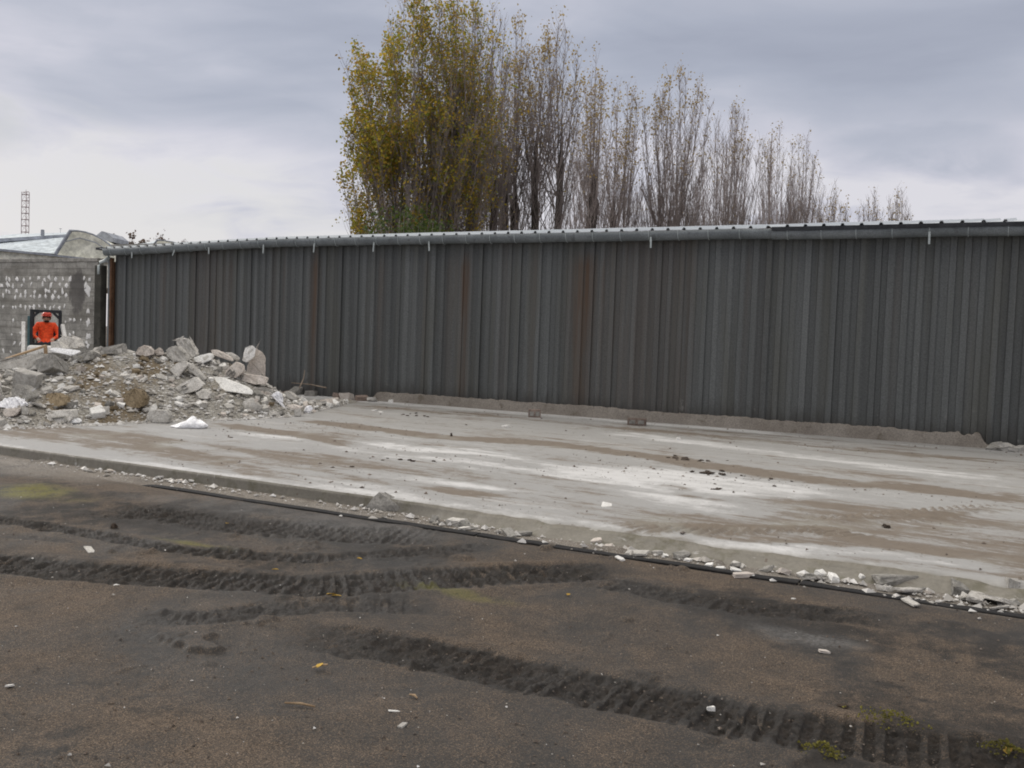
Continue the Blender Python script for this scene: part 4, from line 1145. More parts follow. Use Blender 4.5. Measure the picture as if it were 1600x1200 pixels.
def build_pieces():
    piece('concrete_slab', [(400, 544), (411, 551), (415.5, 560), (414.7, 589), (384, 588), (386, 572), (391, 563), (397, 553)], 'beige', 'tall pinkish slab with a rounded top standing upright at the right of the heap', 'rubble', .16, (400, 592), .05)
    piece('plaster_lump', [(383, 544), (389, 541), (396, 540), (400, 545), (398, 557), (386, 567), (378, 564), (381, 551)], 'plaster', 'pale rounded plaster lump against the left side of the upright pinkish slab', 'rubble', .18, (388, 590), .03, fwd=.16)
    piece('plaster_slab', [(328.6, 588), (336, 588), (344, 589), (363.5, 598), (383, 604), (393.5, 612), (394.4, 617), (378, 615), (334, 607), (329, 603)], 'plaster', 'long bright white tapering slab lying across the right front of the heap', 'rubble', .12, (360, 618), .42, rough=.003)
    piece('concrete_block', [(302, 559), (311.5, 555), (328.6, 551.4), (333.4, 555.5), (331, 562), (316, 568.5), (302, 564.4)], 'plaster', 'white block tilted on the crest below the grey boulder', 'rubble', .3, (318, 571), .12)
    piece('concrete_slab', [(329, 546.5), (337.5, 546.5), (350, 553), (360, 559), (363.5, 565), (354, 562), (331, 553)], 'beige', 'flat pale slab leaning down right on the crest', 'rubble', .2, (347, 568), .1)
    piece('concrete_slab', [(350.5, 550.6), (360, 550.6), (368, 555), (374, 561), (371, 565), (357, 558)], 'concrete', 'thin grey slab behind the leaning pale slab', 'rubble', .12, (363, 572), .06, fwd=-.3)
    piece('boulder', [(275, 531), (279, 529), (284, 528), (291, 530), (295, 533), (301, 541), (308, 555), (297, 560), (287, 551), (277, 541)], 'concrete', 'grey boulder forming the highest point of the heap', 'rubble', .35, (290, 562), .08, rough=.018, fwd=-.2)
    piece('concrete_block', [(259.5, 547), (267, 541.5), (274, 540), (287, 550.6), (292, 565), (272.5, 566), (259.5, 557)], 'concrete', 'angular grey block beneath the highest boulder', 'rubble', .35, (275, 567), .12, rough=.012)
    piece('concrete_block', [(264, 578), (277, 567), (289, 563.6), (293.6, 570), (279, 589.6), (272.5, 586)], 'concrete', 'large grey block tilted on its corner in the middle of the heap', 'rubble', .3, (279, 590), .12)
    piece('concrete_slab', [(292, 568.5), (305, 575), (321, 593), (316, 596), (308, 589), (293.6, 578)], 'concrete', 'long grey slab sliding down beside the corner-tilted block', 'rubble', .2, (307, 594), .12)
    piece('hollow_block', [(352, 580), (368, 564.4), (378, 570), (380, 581.5), (368, 591), (350.5, 588)], 'beige', 'pale hollow block with two open cells above the white slab', 'block', .25, (365, 592), .1, hollow=[[(353, 583), (359, 576), (362, 580), (356, 588)], [(361, 583), (365, 579), (368, 583), (364, 589)]])
    piece('hollow_block', [(368, 589.6), (375, 583), (412, 588), (420, 591), (415.5, 601), (396, 601), (370, 593)], 'beige', 'long pale hollow block lying at the base of the upright slab', 'block', .22, (396, 603), .1, hollow=[[(370, 589), (376, 585), (381, 587), (378, 592), (372, 592)]])
    piece('concrete_block', [(272.5, 607.5), (284, 599), (305, 588), (319.6, 601), (308, 611), (290, 615), (278, 614)], 'concrete', 'wide grey broken block below the corner-tilted one', 'rubble', .3, (296, 616), .14, hollow=[[(282, 604), (290, 600), (293, 606), (286, 611)]])
    piece('concrete_block', [(305, 614), (316, 607.5), (329, 614), (326, 624), (310, 623)], 'concrete', 'squat grey block under the left tip of the white slab', 'rubble', .25, (316, 625), .1)
    piece('concrete_block', [(228, 653), (231, 644), (240, 641), (260, 641), (266, 651), (263, 661), (230, 661)], 'concrete', 'grey block standing on the slab at the middle of the heap foot', 'rubble', .3, (247, 661), .08)
    piece('plaster_wedge', [(227.5, 641), (242, 630.5), (245, 634), (246, 640), (232, 646)], 'plaster', 'white plaster wedge on top of the block at the heap foot', 'rubble', .1, (237, 645), .1)
    piece('concrete_block', [(459, 640), (470, 638), (472, 647), (469, 651), (460, 650)], 'concrete', 'small square grey block at the right tail of the heap', 'rubble', .15, (465, 651), .05)
    piece('boulder', [(0, 566), (24, 557), (50, 553), (71.5, 552.5), (73, 562), (65, 576), (40.6, 580), (15, 578), (-25, 576), (-25, 569)], 'concrete', 'long grey slab-like boulder at the left end of the crest', 'rubble', .4, (40, 581), .2, rough=.012)
    piece('plaster_board', [(76, 547), (81, 543.6), (97, 544.5), (114, 546), (125, 547.6), (123.5, 551), (114, 555), (95, 552)], 'foam', 'flat white board balanced on the crest in front of the loader', 'board', .4, (100, 560), .1, rough=.002, push_up=-.1)
    piece('concrete_block', [(80, 551), (113, 556), (111, 563), (78, 558)], 'concrete_dark', 'dark piece standing in for the shaded underside of the flat white board', 'rubble', .3, (97, 562), .03)  # dark solid standing in for the shade under the white board
    piece('boulder', [(114, 556), (126, 550), (138, 547), (143, 552.5), (141, 562), (127, 566), (112, 561)], 'concrete_dark', 'rounded dark grey boulder right of the flat white board', 'rubble', .35, (128, 567), .12, rough=.012)
    piece('boulder', [(89, 531), (97.5, 525), (107, 527), (114, 530), (120, 543), (107, 545), (91, 541)], 'concrete', 'round grey boulder above the flat white board', 'rubble', .3, (105, 553), .05, rough=.012, fwd=-.35)
    piece('concrete_block', [(79, 534), (87, 533), (91, 541), (102, 544), (100, 547), (79, 544)], 'concrete', 'low grey lump between the round boulder and the plank', 'rubble', .25, (88, 553), .05, fwd=-.1)
    piece('cement_sack', [(0, 629), (10, 623), (19.5, 621.5), (28, 624), (32.5, 627), (34, 634), (16, 641), (3, 636), (-8, 633)], 'bag', 'crumpled white sack at the left edge of the heap', 'sack', .3, (14, 641), .12, rough=.02)
    piece('beige_block', [(4, 639), (30, 637), (33, 640), (22, 650), (9, 653), (4, 645)], 'beige', 'beige lump directly under the crumpled white sack', 'rubble', .25, (15, 653), .1)
    piece('boulder', [(16, 611), (24, 601), (32, 602), (40.6, 608), (49, 621), (42, 630.5), (30, 628), (20, 621)], 'concrete_dark', 'smooth blue grey boulder above the crumpled white sack', 'rubble', .3, (33, 631), .15, rough=.006)
    piece('hollow_block', [(71.5, 655), (78, 642), (97.5, 643.5), (112, 640), (114, 653), (104, 663), (80, 663)], 'concrete', 'overturned hollow block with one dark opening at the left foot of the heap', 'block', .32, (92, 663), .1, hollow=[[(79, 652), (101, 650), (104, 658), (100, 662), (81, 662)]])
    piece('plaster_lump', [(104, 656), (112, 654), (114, 661), (105, 662)], 'foam', 'small white lump touching the overturned hollow block', 'rubble', .12, (109, 662), .05)
    piece('plaster_lump', [(114, 657), (121, 653), (128, 657), (127, 661), (115, 662)], 'foam', 'white lump second from the overturned hollow block', 'rubble', .12, (121, 662), .05)
    piece('boulder', [(210, 552), (216, 544), (223, 539.5), (231, 541), (237, 546), (238, 554), (224, 558)], 'beige', 'pinkish hollowed boulder on the middle of the crest', 'rubble', .25, (224, 559), .08, rough=.01)
    piece('boulder', [(240.5, 548), (249, 543), (254, 547), (256, 554), (244, 556)], 'beige', 'small pointed pinkish boulder on the crest', 'rubble', .2, (249, 557), .06, rough=.01)
    piece('clay_lump', [(190, 622), (196, 611), (208, 607), (222, 611), (229, 622), (226, 634), (212, 639), (197, 634)], 'clay', 'round ochre clay lump low in the middle of the heap', 'clay', .25, (210, 640), .2, rough=.012)
    piece('clay_lump', [(66, 628), (72, 615), (86, 614), (100, 622), (104, 632), (90, 636), (72, 635)], 'clay', 'darker ochre clay lump above the overturned hollow block', 'clay', .25, (86, 636), .2, rough=.012)
    piece('crumpled_bag', [(425, 617), (430, 613), (435, 612), (441.5, 620), (440, 632), (434, 627)], 'bag', 'crumpled white plastic bag on the right tail of the heap', 'bag', .15, (436, 632), .06, rough=.02)
    piece('concrete_slab', [(443, 612), (449, 611), (464, 622), (462, 626), (447, 622)], 'concrete', 'thin grey slab right of the crumpled bag on the tail', 'rubble', .15, (455, 627), .05)
    piece('crumpled_bag', [(476, 640), (481, 635), (487, 634), (489, 640), (482, 645), (477, 646.5)], 'bag', 'small white plastic scrap at the far right tip of the heap', 'bag', .12, (482, 646), .05, rough=.015)
    piece('concrete_slab', [(443, 634), (456, 632), (471, 636), (470, 640), (452, 639)], 'beige', 'flat pale flake on the right tail above the square block', 'rubble', .2, (457, 641), .05)
    # plastic bag on the concrete
    g = G(295, 668); mb = MB(); mb.ico((0, 0, .04), .30, 4, (1., .55, .38))
    rr = random.Random(4)
    for v in mb.bm.verts:
        x, y, z = v.co
        v.co.z = max(.002, z * (.88 + .14 * math.sin(x * 13 + 1) * math.cos(y * 11) + .13 * math.sin(x * 31 + y * 23)) * (.42 + .72 / (1 + math.exp(-(x + .05) * 22))))
        v.co.x += .012 * math.sin(z * 40 + y * 14); v.co.y += .03 * math.sin(x * 21)
    o = mb.build('plastic_bag', M['bag'], None, True); o.location = g; o.rotation_euler.z = math.atan2(XA.y, XA.x); tag(o, 'billowing white plastic bag on the concrete before the heap', 'bag')
    # plank
    _, Y = hit(60, 562); a = at(9, 561, Y - .35); b_ = at(72, 540, Y + .1)
    d = b_ - a; rot = d.to_track_quat('X', 'Z').to_matrix()
    mb = MB(); mb.box((0, 0, 0), (d.length, .10, .035), rot, .004); o = mb.build('wooden_plank', M['wood']); o.location = (a + b_) / 2
    tag(o, 'thin wooden plank sloping over the left end of the heap', 'plank')
    p0 = at(71, 541, Y - .05); p1 = at(72, 562, Y - .15); d = p1 - p0
    mb = MB(); mb.box((0, 0, 0), (d.length, .06, .04), d.to_track_quat('X', 'Z').to_matrix(), .004); o = mb.build('wooden_post', M['wood']); o.location = (p0 + p1) / 2
    tag(o, 'short upright wooden stake under the raised end of the plank', 'stake')


build_pieces()


def chunk_mesh(seed, flat=1., cut=True):
    rr = random.Random(seed); mb = MB(); pts = []
    d = (rr.uniform(.7, 1.3), rr.uniform(.6, 1.1), rr.uniform(.45, .85) * flat)
    for sx in (-1, 1):
        for sy in (-1, 1):
            for sz in (-1, 1):
                q = Vector((sx * d[0], sy * d[1], sz * d[2])) * .5
                q *= rr.uniform(.7, 1.1) if cut else rr.uniform(.93, 1.02); pts.append(q)
    for _ in range(rr.randint(1, 4)):
        q = Vector((rr.gauss(0, 1), rr.gauss(0, 1), rr.gauss(0, 1))).normalized(); pts.append(Vector((q.x * d[0], q.y * d[1], q.z * d[2])) * .55)
    mb.hull(pts); bmesh.ops.bevel(mb.bm, geom=mb.bm.edges[:], offset=.03, segments=1, affect='EDGES')
    roughen(mb, .025, 1, seed)
    return mb


def proto(n, mat, name, **k):
    out = []
    for i in range(n):
        o = chunk_mesh(i * 7 + hash_(mat), **k).build(name, M[mat]); out.append(o.data); bpy.data.objects.remove(o)
    return out


def hash_(s): return sum(ord(c) * (i + 3) for i, c in enumerate(s)) % 997


def clod_protos(n):
    out = []
    for i in range(n):
        rr = random.Random(900 + i); mb = MB(); mb.ico((0, 0, 0), .5, 3, (1.1, .85, .7))
        ph = [rr.uniform(0, 6) for _ in range(6)]
        for v in mb.bm.verts:
            q = v.co.copy(); k = 1 + .22 * math.sin(q.x * 9 + ph[0]) * math.cos(q.y * 8 + ph[1]) + .16 * math.sin(q.z * 15 + ph[2] + q.x * 13) + rr.uniform(-.13, .13)
            v.co *= k
            if v.co.z < -.12: v.co.z = -.12
        o = mb.build('mud_clod', M['clod']); out.append(o.data); bpy.data.objects.remove(o)
    return out


PR = {'concrete': proto(9, 'concrete', 'rubble_chunk'), 'slabby': proto(6, 'concrete', 'rubble_chunk', flat=.45, cut=False), 'plaster': proto(6, 'plaster', 'plaster_chunk', flat=.7),
      'beige': proto(5, 'beige', 'rubble_chunk'), 'dark': proto(5, 'concrete_dark', 'rubble_chunk'), 'clay': proto(4, 'clay', 'clay_clod'), 'clod': clod_protos(5), 'brick': proto(2, 'brick', 'brick', cut=False)}
KIND = {'concrete': ('rubble_chunk', 'angular grey concrete chunk among the debris of the heap', 'rubble', 'grey concrete chunks in the heap'),
        'slabby': ('concrete_flake', 'flat grey concrete flake among the debris of the heap', 'rubble', 'flat concrete flakes in the heap'),
        'plaster': ('plaster_chunk', 'small white plaster chunk among the debris of the heap', 'rubble', 'white plaster chunks in the heap'),
        'beige': ('render_chunk', 'pinkish beige rubble chunk among the debris of the heap', 'rubble', 'pinkish chunks in the heap'),
        'dark': ('dark_chunk', 'dark grey rubble chunk among the debris of the heap', 'rubble', 'dark grey chunks in the heap'),
        'clay': ('clay_clod', 'brown earth clod on the soil of the heap', 'clod', 'earth clods in the heap')}


def drop(key, p, s, name=None, label=None, cat=None, group=None, sc=(1, 1, 1), tilt=.5, sink=.12):
    me = R.choice(PR[key]); n, l, c, g = KIND.get(key, (name, label, cat, group))
    o = bpy.data.objects.new(name or n, me); COL.objects.link(o)
    o.scale = (s * sc[0], s * sc[1], s * sc[2]); o.rotation_euler = (R.uniform(-tilt, tilt), R.uniform(-tilt, tilt), R.uniform(0, 6.28))
    o.location = p + Vector((0, 0, s * sc[2] * (.3 - sink)))
    tag(o, label or l, cat or c, group or g)
    return o


def scatter_heap():
    n = 0
    while n < 400:
        k = -.56 + .38 * R.random() ; u = 800 + k * F
        yf = float(np.interp(k, _fk, _fy)); yc = float(_yc(k)); q = R.random() ** .9 * 1.12; Y = yf + (yc - yf) * q - .05
        X_ = k * Y; h = float(mound_h(np.array(X_), np.array(Y)))
        earthy = 125 < u < 255 and .15 < q < .9
        if earthy and R.random() < .55: continue
        if u > 430 and R.random() < .4: continue
        s = min(.42, .08 * R.random() ** -.55)
        if earthy: s = min(s, .14)
        if u > 410: s = min(s, .2)
        r_ = R.random()
        key = 'concrete' if r_ < .36 else 'slabby' if r_ < .52 else 'plaster' if r_ < .72 else 'beige' if r_ < .86 else 'dark' if r_ < .95 else 'clay'
        if earthy and r_ < .35: key = 'clay'
        if u < 120 and r_ > .75: key = 'dark'
        q_ = fromcam(X_, Y, max(h, 0)) - CAM; pu = 800 + F * q_.dot(RT) / q_.dot(fw); pv = 600 - F * (q_.dot(UP) + s * .2) / q_.dot(fw)
        if s > .15 and any(a - s * 14 < pu < c + s * 14 and b - s * 10 < pv < d + s * 20 for a, b, c, d in BOX): continue
        if key == 'plaster': s = min(s, .26)
        drop(key, fromcam(X_, Y, max(h, 0)), s); n += 1


scatter_heap()


def pebbles(name, pts, sizes, mat, label, cat, kind='stuff', flat=.6):
    """loose fines: tiny angular grains in one mesh"""
    n = len(pts); rs = NR
    base = np.array([[1, 0, 0], [-.4, .9, 0], [-.5, -.8, 0], [.2, .1, 1], [0.1, -.1, -.5]])
    V = base[None] * (1 + rs.uniform(-.35, .35, (n, 5, 3))); V[:, :, 2] *= flat
    a = rs.uniform(0, 6.28, n); c, s = np.cos(a), np.sin(a)
    x = V[:, :, 0] * c[:, None] - V[:, :, 1] * s[:, None]; y = V[:, :, 0] * s[:, None] + V[:, :, 1] * c[:, None]
    V = np.stack([x, y, V[:, :, 2]], -1) * np.asarray(sizes)[:, None, None] + np.asarray(pts)[:, None]
    f = np.array([[0, 1, 3], [1, 2, 3], [2, 0, 3], [1, 0, 4], [2, 1, 4], [0, 2, 4]])
    Fc = (f[None] + (np.arange(n) * 5)[:, None, None]).reshape(-1, 3)
    o = link(name, npmesh(name, V.reshape(-1, 3), Fc), mat); tag(o, label, cat, None, kind); return o


M['grain_pale'] = leaf_mat('pale_grains', [(.30, .28, .25), (.55, .53, .50), (.22, .20, .17), (.68, .67, .65), (.36, .33, .29)], 0.)
M['grain_brown'] = leaf_mat('brown_grains', [(.05, .034, .023), (.10, .07, .048), (.035, .026, .02), (.15, .11, .08), (.07, .05, .035)], 0.)
M['grain_dirt'] = leaf_mat('dirt_grains', [(.10, .075, .055), (.17, .13, .10), (.07, .05, .038), (.24, .20, .16)], 0.)


def scatter_fines():
    # crumbs over the heap
    pts, sz = [], []
    k = NR.uniform(-.58, -.17, 5200); yf = np.interp(k, _fk, _fy); yc = _yc(k); q = NR.uniform(-.16, 1.1, 5200); Y = yf + (yc - yf) * q; X = k * Y
    h = np.maximum(mound_h(X, Y), 0)
    P = np.stack([CAM.x + XA.x * X + YA.x * Y, CAM.y + XA.y * X + YA.y * Y, h + .005], -1)
    pebbles('rubble_crumbs', P, np.clip(.017 * NR.rand(5200) ** -.45, 0, .075), M['grain_pale'], 'fine pale crumbs strewn over the rubble heap', 'gravel')
    # foot of the slab edge
    n = 2600; x = NR.uniform(-4, 15, n); d = np.abs(NR.normal(0, .16, n)); y = -11.14 - d - .1 * sst(9, 11, x); dens = fbm(x * 1.3, x * 0, 3, 91) + .5
    kp = NR.rand(n) < np.clip(dens * 1.5 - .2, .08, 1) * np.where(x > 8.5, 1, .5); x, y = x[kp], y[kp]
    P = np.stack([x, y, np.full_like(x, YARD + .012)], -1)
    pebbles('edge_gravel', P, np.clip(.010 * NR.rand(len(x)) ** -.5, 0, .06), M['grain_pale'], 'pale crumbs of broken concrete along the slab edge', 'gravel')
    # yard grains
    n = 15000; Y = 3.2 + 9 * NR.rand(n) ** 1.6; X = NR.uniform(-.62, .62, n) * Y
    P = np.stack([CAM.x + XA.x * X + YA.x * Y, CAM.y + XA.y * X + YA.y * Y, np.full(n, YARD + .003)], -1); kp = (P[:, 1] < -11.6); P = P[kp]
    P[:, 2] += .055 * fbm(P[:, 0] * .5, P[:, 1] * .5, 3, 3)
    pebbles('yard_grit', P, np.clip(.0026 * NR.rand(len(P)) ** -.4, 0, .011), M['grain_brown'], 'brown grit scattered over the dark yard', 'gravel')
    n = 420; Y = 3.2 + 9 * NR.rand(n) ** 1.3; X = NR.uniform(-.62, .62, n) * Y
    P = np.stack([CAM.x + XA.x * X + YA.x * Y, CAM.y + XA.y * X + YA.y * Y, np.full(n, YARD + .008)], -1); P = P[P[:, 1] < -11.6]
    P[:, 2] += .055 * fbm(P[:, 0] * .5, P[:, 1] * .5, 3, 3)
    pebbles('pale_grit', P, np.clip(.0030 * NR.rand(len(P)) ** -.5, 0, .014), M['grain_pale'], 'scattered white flecks of plaster in the dark yard', 'gravel')
    # dirt on the slab, in the swept bands
    n = 9000; x = NR.uniform(-6, 15, n); y = NR.uniform(-10.9, -.3, n)
    dn = fbm(x * .3, y * 1.3, 4, 93) + .35 * fbm(x * 2, y * 2, 3, 95); kp = NR.rand(n) < np.clip(dn * 3.2 + .12, .03, 1); x, y = x[kp], y[kp]
    P = np.stack([x, y, .004 + .016 * fbm(x * .45, y * .7, 3, 61)], -1)
    pebbles('slab_dirt', P, np.clip(.0055 * NR.rand(len(x)) ** -.42, 0, .03), M['grain_dirt'], 'brown dirt crumbs scattered over the concrete slab', 'dirt')


scatter_fines()


def build_litter():
    # blocks and bricks out on the slab
    def hb(u, v, d, rz, mat, label, name='brick', cat='brick'):
        g = G(u, v); o = empty(name, (g.x, g.y, .0), rz); tag(o, label, cat)
        mb = MB(); mb.box((0, 0, d[2] / 2), d, None, .006); roughen(mb, .004, 2, int(u)); mb.build('brick_body', mat, o)
        mb = MB(); w = d[0] * .32
        for sx in (-1, 1):
            mb.box((sx * d[0] * .24, -d[1] / 2 - .003, d[2] * .5), (w, .008, d[2] * .55), None, .002)
        mb.build('cell', M['concrete_dark'], o)
        return o
    hb(835, 652, (.25, .20, .16), .5, M['brick'], 'dark brown hollow brick standing near the shed foot, left of the other brick')
    hb(995, 664, (.36, .2, .13), .3, M['brick'], 'longer brown hollow brick lying on the slab right of the dark one')
    for u, v, s, sc, lab in [(790, 667, .17, (1.2, .7, .5), 'white foam scrap on the slab left of the two bricks'), (1060, 687, .09, (1, 1, .9), 'little white foam lump on the slab below the right hand brick'),
                             (613, 628, .20, (1.2, .6, .7), 'pale plaster shard leaning near the left end of the shed upstand'), (948, 790, .12, (1.6, .8, .2), 'thin white flake lying in the middle of the slab'),
                             (585, 642, .1, (1, 1, .6), 'small white lump on the slab right of the heap'), (594, 644, .09, (1.4, .8, .4), 'flat white scrap beside the small lump right of the heap'), (1075, 876, .06, (1, 1, .6), 'tiny white chip near the crumbling slab edge')]:
        drop('plaster', G(u, v), s, 'plaster_scrap', lab, 'scrap', 'white scraps on the slab', sc, .2)
    for u, v, s, sc, lab in [(1070, 719, .26, (1.6, .8, .35), 'largest dark mud clod on the slab'), (1055, 717, .14, (1, 1, .5), 'dark clod touching the largest mud clod'), (1105, 740, .2, (1.6, .7, .35), 'flat dark mud clod in the middle of the slab'),
                             (1130, 742, .16, (1.6, .7, .3), 'second flat mud clod in the middle of the slab'), (1120, 765, .13, (1.4, .8, .3), 'small flat clod in the bright part of the slab'), (1385, 824, .13, (1.1, 1, .6), 'dark clod near the tread marks at the right of the slab'),
                             (625, 719, .10, (1, 1, .6), 'dark clod in the left middle of the slab'), (550, 730, .08, (1, 1, .6), 'small dark clod left of the others on the slab'), (520, 731, .07, (1, 1, .6), 'tiny dark clod at the left of the slab'), (606, 717, .07, (1.2, 1, .5), 'tiny flat clod beside the left middle clod'),
                             (1210, 760, .07, (1, 1, .6), 'tiny dark clod alone on the bright slab right of the middle'), (705, 682, .11, (.5, .5, 1.5), 'reddish brown shard standing on the dirt streak'), (650, 646, .13, (1.8, .7, .35), 'dark mud smear lump near the shed upstand'), (360, 684, .1, (1.8, .8, .4), 'dark scrap on the slab right of the plastic bag')]:
        drop('clod', G(u, v), s * .62, 'mud_clod', lab, 'clod', 'mud clods on the slab', (min(sc[0], 1.35), sc[1], max(sc[2], .4)), .12)
    for u, v, n, sp in ((1070, 719, 16, .35), (1118, 741, 14, .35), (1120, 766, 6, .2), (640, 648, 8, .3), (620, 719, 6, .25)):
        for _ in range(n):
            p = G(u, v) + Vector((R.gauss(0, sp), R.gauss(0, sp * .5), 0))
            drop('clod', p, R.uniform(.02, .07), 'mud_crumb', 'small dark mud crumb lying around the larger clods on the slab', 'clod', 'mud crumbs around the clods', (1, 1, .6), .2)
    # stones along the slab edge
    E_ = [(1283, 902, .19, 'plaster', (1., .5, 1.), 'white triangular shard standing at the broken slab edge'), (1302, 906, .22, 'plaster', (1.3, .7, .7), 'pinkish white lump right of the triangular shard'), (1346, 905, .13, 'plaster', (.5, .5, 1.4), 'narrow upright white shard at the slab edge'),
          (1395, 910, .26, 'dark', (1.3, .8, .55), 'dark flat stone in the hollow of the slab edge'), (1418, 925, .2, 'slabby', (1.2, .8, .6), 'pale flake beside the rail right of the dark flat stone'), (1500, 925, .3, 'dark', (1.2, .8, .6), 'larger dark lump in the slab edge near the right'),
          (1525, 937, .26, 'slabby', (1.2, .8, .5), 'broken pale flake near the right end of the rail'), (1555, 940, .24, 'slabby', (1, 1, .5), 'grey flake next to the right picture edge flakes'), (1580, 932, .24, 'concrete', (.7, .6, 1.2), 'upright grey chunk at the right end of the slab edge'),
          (1125, 889, .13, 'plaster', (1.2, .8, .6), 'white crumb pile piece lying across the rail'), (1150, 893, .16, 'plaster', (1.3, .8, .5), 'white flat piece lying across the rail'), (1108, 884, .12, 'plaster', (1., .8, .6), 'small white piece left of the pieces across the rail'), (1170, 899, .12, 'plaster', (1.4, .8, .4), 'thin white piece right of the pieces across the rail'), (1160, 899, .16, 'beige', (1.6, .6, .3), 'pinkish splinter in front of the white pieces across the rail'),
          (968, 873, .14, 'plaster', (1.3, .8, .4), 'white crumpled flake on the rail near the middle'), (865, 835, .12, 'beige', (1, 1, .5), 'orange brown flake at the slab edge'), (930, 846, .15, 'beige', (1.3, .8, .4), 'pinkish flake at the slab edge right of the orange one'), (995, 866, .16, 'slabby', (1.2, .9, .5), 'grey flake between slab edge and rail'),
          (1065, 870, .18, 'dark', (1.2, .8, .5), 'dark lump where the slab edge starts to crumble'), (445, 770, .16, 'concrete', (1.1, .8, .6), 'small grey lump between the slab edge and the rail'), (565, 790, .10, 'plaster', (1.2, 1, .5), 'white chip left of the pointed stone'), (712, 819, .2, 'concrete', (1.6, .8, .6), 'grey green lump right of the pointed stone at the slab edge'),
          (300, 752, .12, 'plaster', (1, 1, .6), 'white chip at the left start of the visible rail'), (250, 747, .13, 'plaster', (1.1, .9, .6), 'pale chip left of the rail start'), (307, 745, .11, 'concrete', (1, 1, .6), 'grey chip at the slab edge above the rail start'), (265, 751, .1, 'concrete', (1, 1, .5), 'grey chip in the grit left of the rail start'), (280, 752, .09, 'beige', (1, 1, .5), 'brownish chip in the grit at the rail start'),
          (172, 736, .1, 'beige', (1, 1, .4), 'yellowish chip in the grit strip at the left'), (75, 716, .24, 'plaster', (1.3, .7, .5), 'white broken lump in the grit by the left slab edge'), (45, 708, .32, 'concrete', (1.3, .8, .6), 'large grey stone against the left end of the slab edge'), (34, 700, .22, 'concrete', (.7, .7, 1.1), 'upright grey stone behind the large one at the left slab edge'), (18, 703, .14, 'dark', (1, 1, .6), 'dark stone at the far left of the slab edge'),
          (1040, 868, .09, 'plaster', (1, 1, .5), 'tiny white chip on the rail before it darkens'), (1240, 936, .06, 'plaster', (1, 1, .5), 'tiny white chip in the mud below the rail'), (1422, 942, .13, 'slabby', (1.4, .8, .4), 'thin pale flake lying on the rail near the right')]
    for u, v, s, key, sc, lab in E_:
        drop(key, G(u, v, YARD + .01), s * (.6 if key == 'plaster' else .8), {'plaster': 'plaster_shard', 'dark': 'dark_stone', 'slabby': 'concrete_flake', 'concrete': 'stone', 'beige': 'render_flake'}[key], lab, 'stone', 'broken bits along the slab edge', sc, .3)
    # pointed stone leaning on the edge
    g = G(600, 797, YARD); mb = MB(); mb.hull([Vector(q) for q in [(-.2, -.06, 0), (.24, -.05, 0), (-.12, .14, 0), (.2, .16, 0), (-.06, .02, .17), (.02, .07, .16)]]); roughen(mb, .012, 2, 5)
    o = mb.build('pointed_stone', M['concrete_dark']); o.location = g; o.rotation_euler.z = .3; tag(o, 'pointed dark stone leaning on the slab edge left of centre', 'stone')
    # random minor chips along the crumbled part
    for i in range(46):
        x = R.uniform(9.2, 15.); p = Vector((x, -11.25 - abs(R.gauss(0, .1)), YARD + .005))
        drop(R.choice(['dark', 'slabby', 'beige', 'dark', 'concrete']), p, R.uniform(.035, .12), 'concrete_chip', 'small pale concrete chip below the crumbling slab edge', 'chip', 'chips below the slab edge', (1.2, .9, .55), .35)
    # debris at the shed foot right of the heap
    D = [(565, 626, .30, 'brick', (1., .7, .7), 'reddish broken block first from the upstand end'), (542, 625, .30, 'beige', (1.1, .8, .8), 'pinkish block in the middle of the row at the shed foot'), (528, 622, .24, 'brick', (1.1, .8, .7), 'brown block tucked behind the pinkish one at the shed foot'),
         (500, 618, .32, 'dark', (1., .8, .8), 'dark round stone in the row at the shed foot'), (480, 616, .30, 'dark', (1.1, .8, .8), 'dark stone left of the round one at the shed foot'), (462, 605, .3, 'dark', (1.2, .8, .8), 'mossy dark stone behind the heap tail'), (490, 604, .34, 'dark', (1.8, .7, .5), 'long dark lump lying along the shed foot'),
         (515, 612, .26, 'brick', (1.6, .7, .4), 'flat brown board-like lump at the shed foot'), (582, 627, .22, 'concrete', (1.2, .8, .5), 'grey rubble lump touching the upstand end'), (1575, 704, .4, 'concrete', (1.4, .8, .45), 'pale lump where the upstand breaks off at the right'), (1556, 699, .26, 'dark', (1, .8, .6), 'dark lump at the broken right end of the upstand'), (1592, 706, .28, 'concrete', (1.2, .8, .5), 'grey lump at the right picture edge by the shed')]
    for u, v, s, key, sc, lab in D:
        p = G(u, v); p.y = min(p.y, -.12); drop(key, p, s * 1.2, 'rubble_stone', lab, 'rubble', 'debris at the shed foot', sc, .3)
    for (a, b_, lab) in (((476, 578), (468, 606), 'thin bare stick poking up from the debris at the shed foot'), ((455, 598), (510, 606), 'grey branch lying across the debris at the shed foot')):
        Y = 21.6; p, q = at(*a, Y), at(*b_, Y - .2)
        mb = MB(); mb.tube([p - q, (p - q) * .5 + Vector((.03, .02, .02)), Vector()], [.008, .012, .016], 6); o = mb.build('stick', M['stick']); o.location = q; tag(o, lab, 'stick')
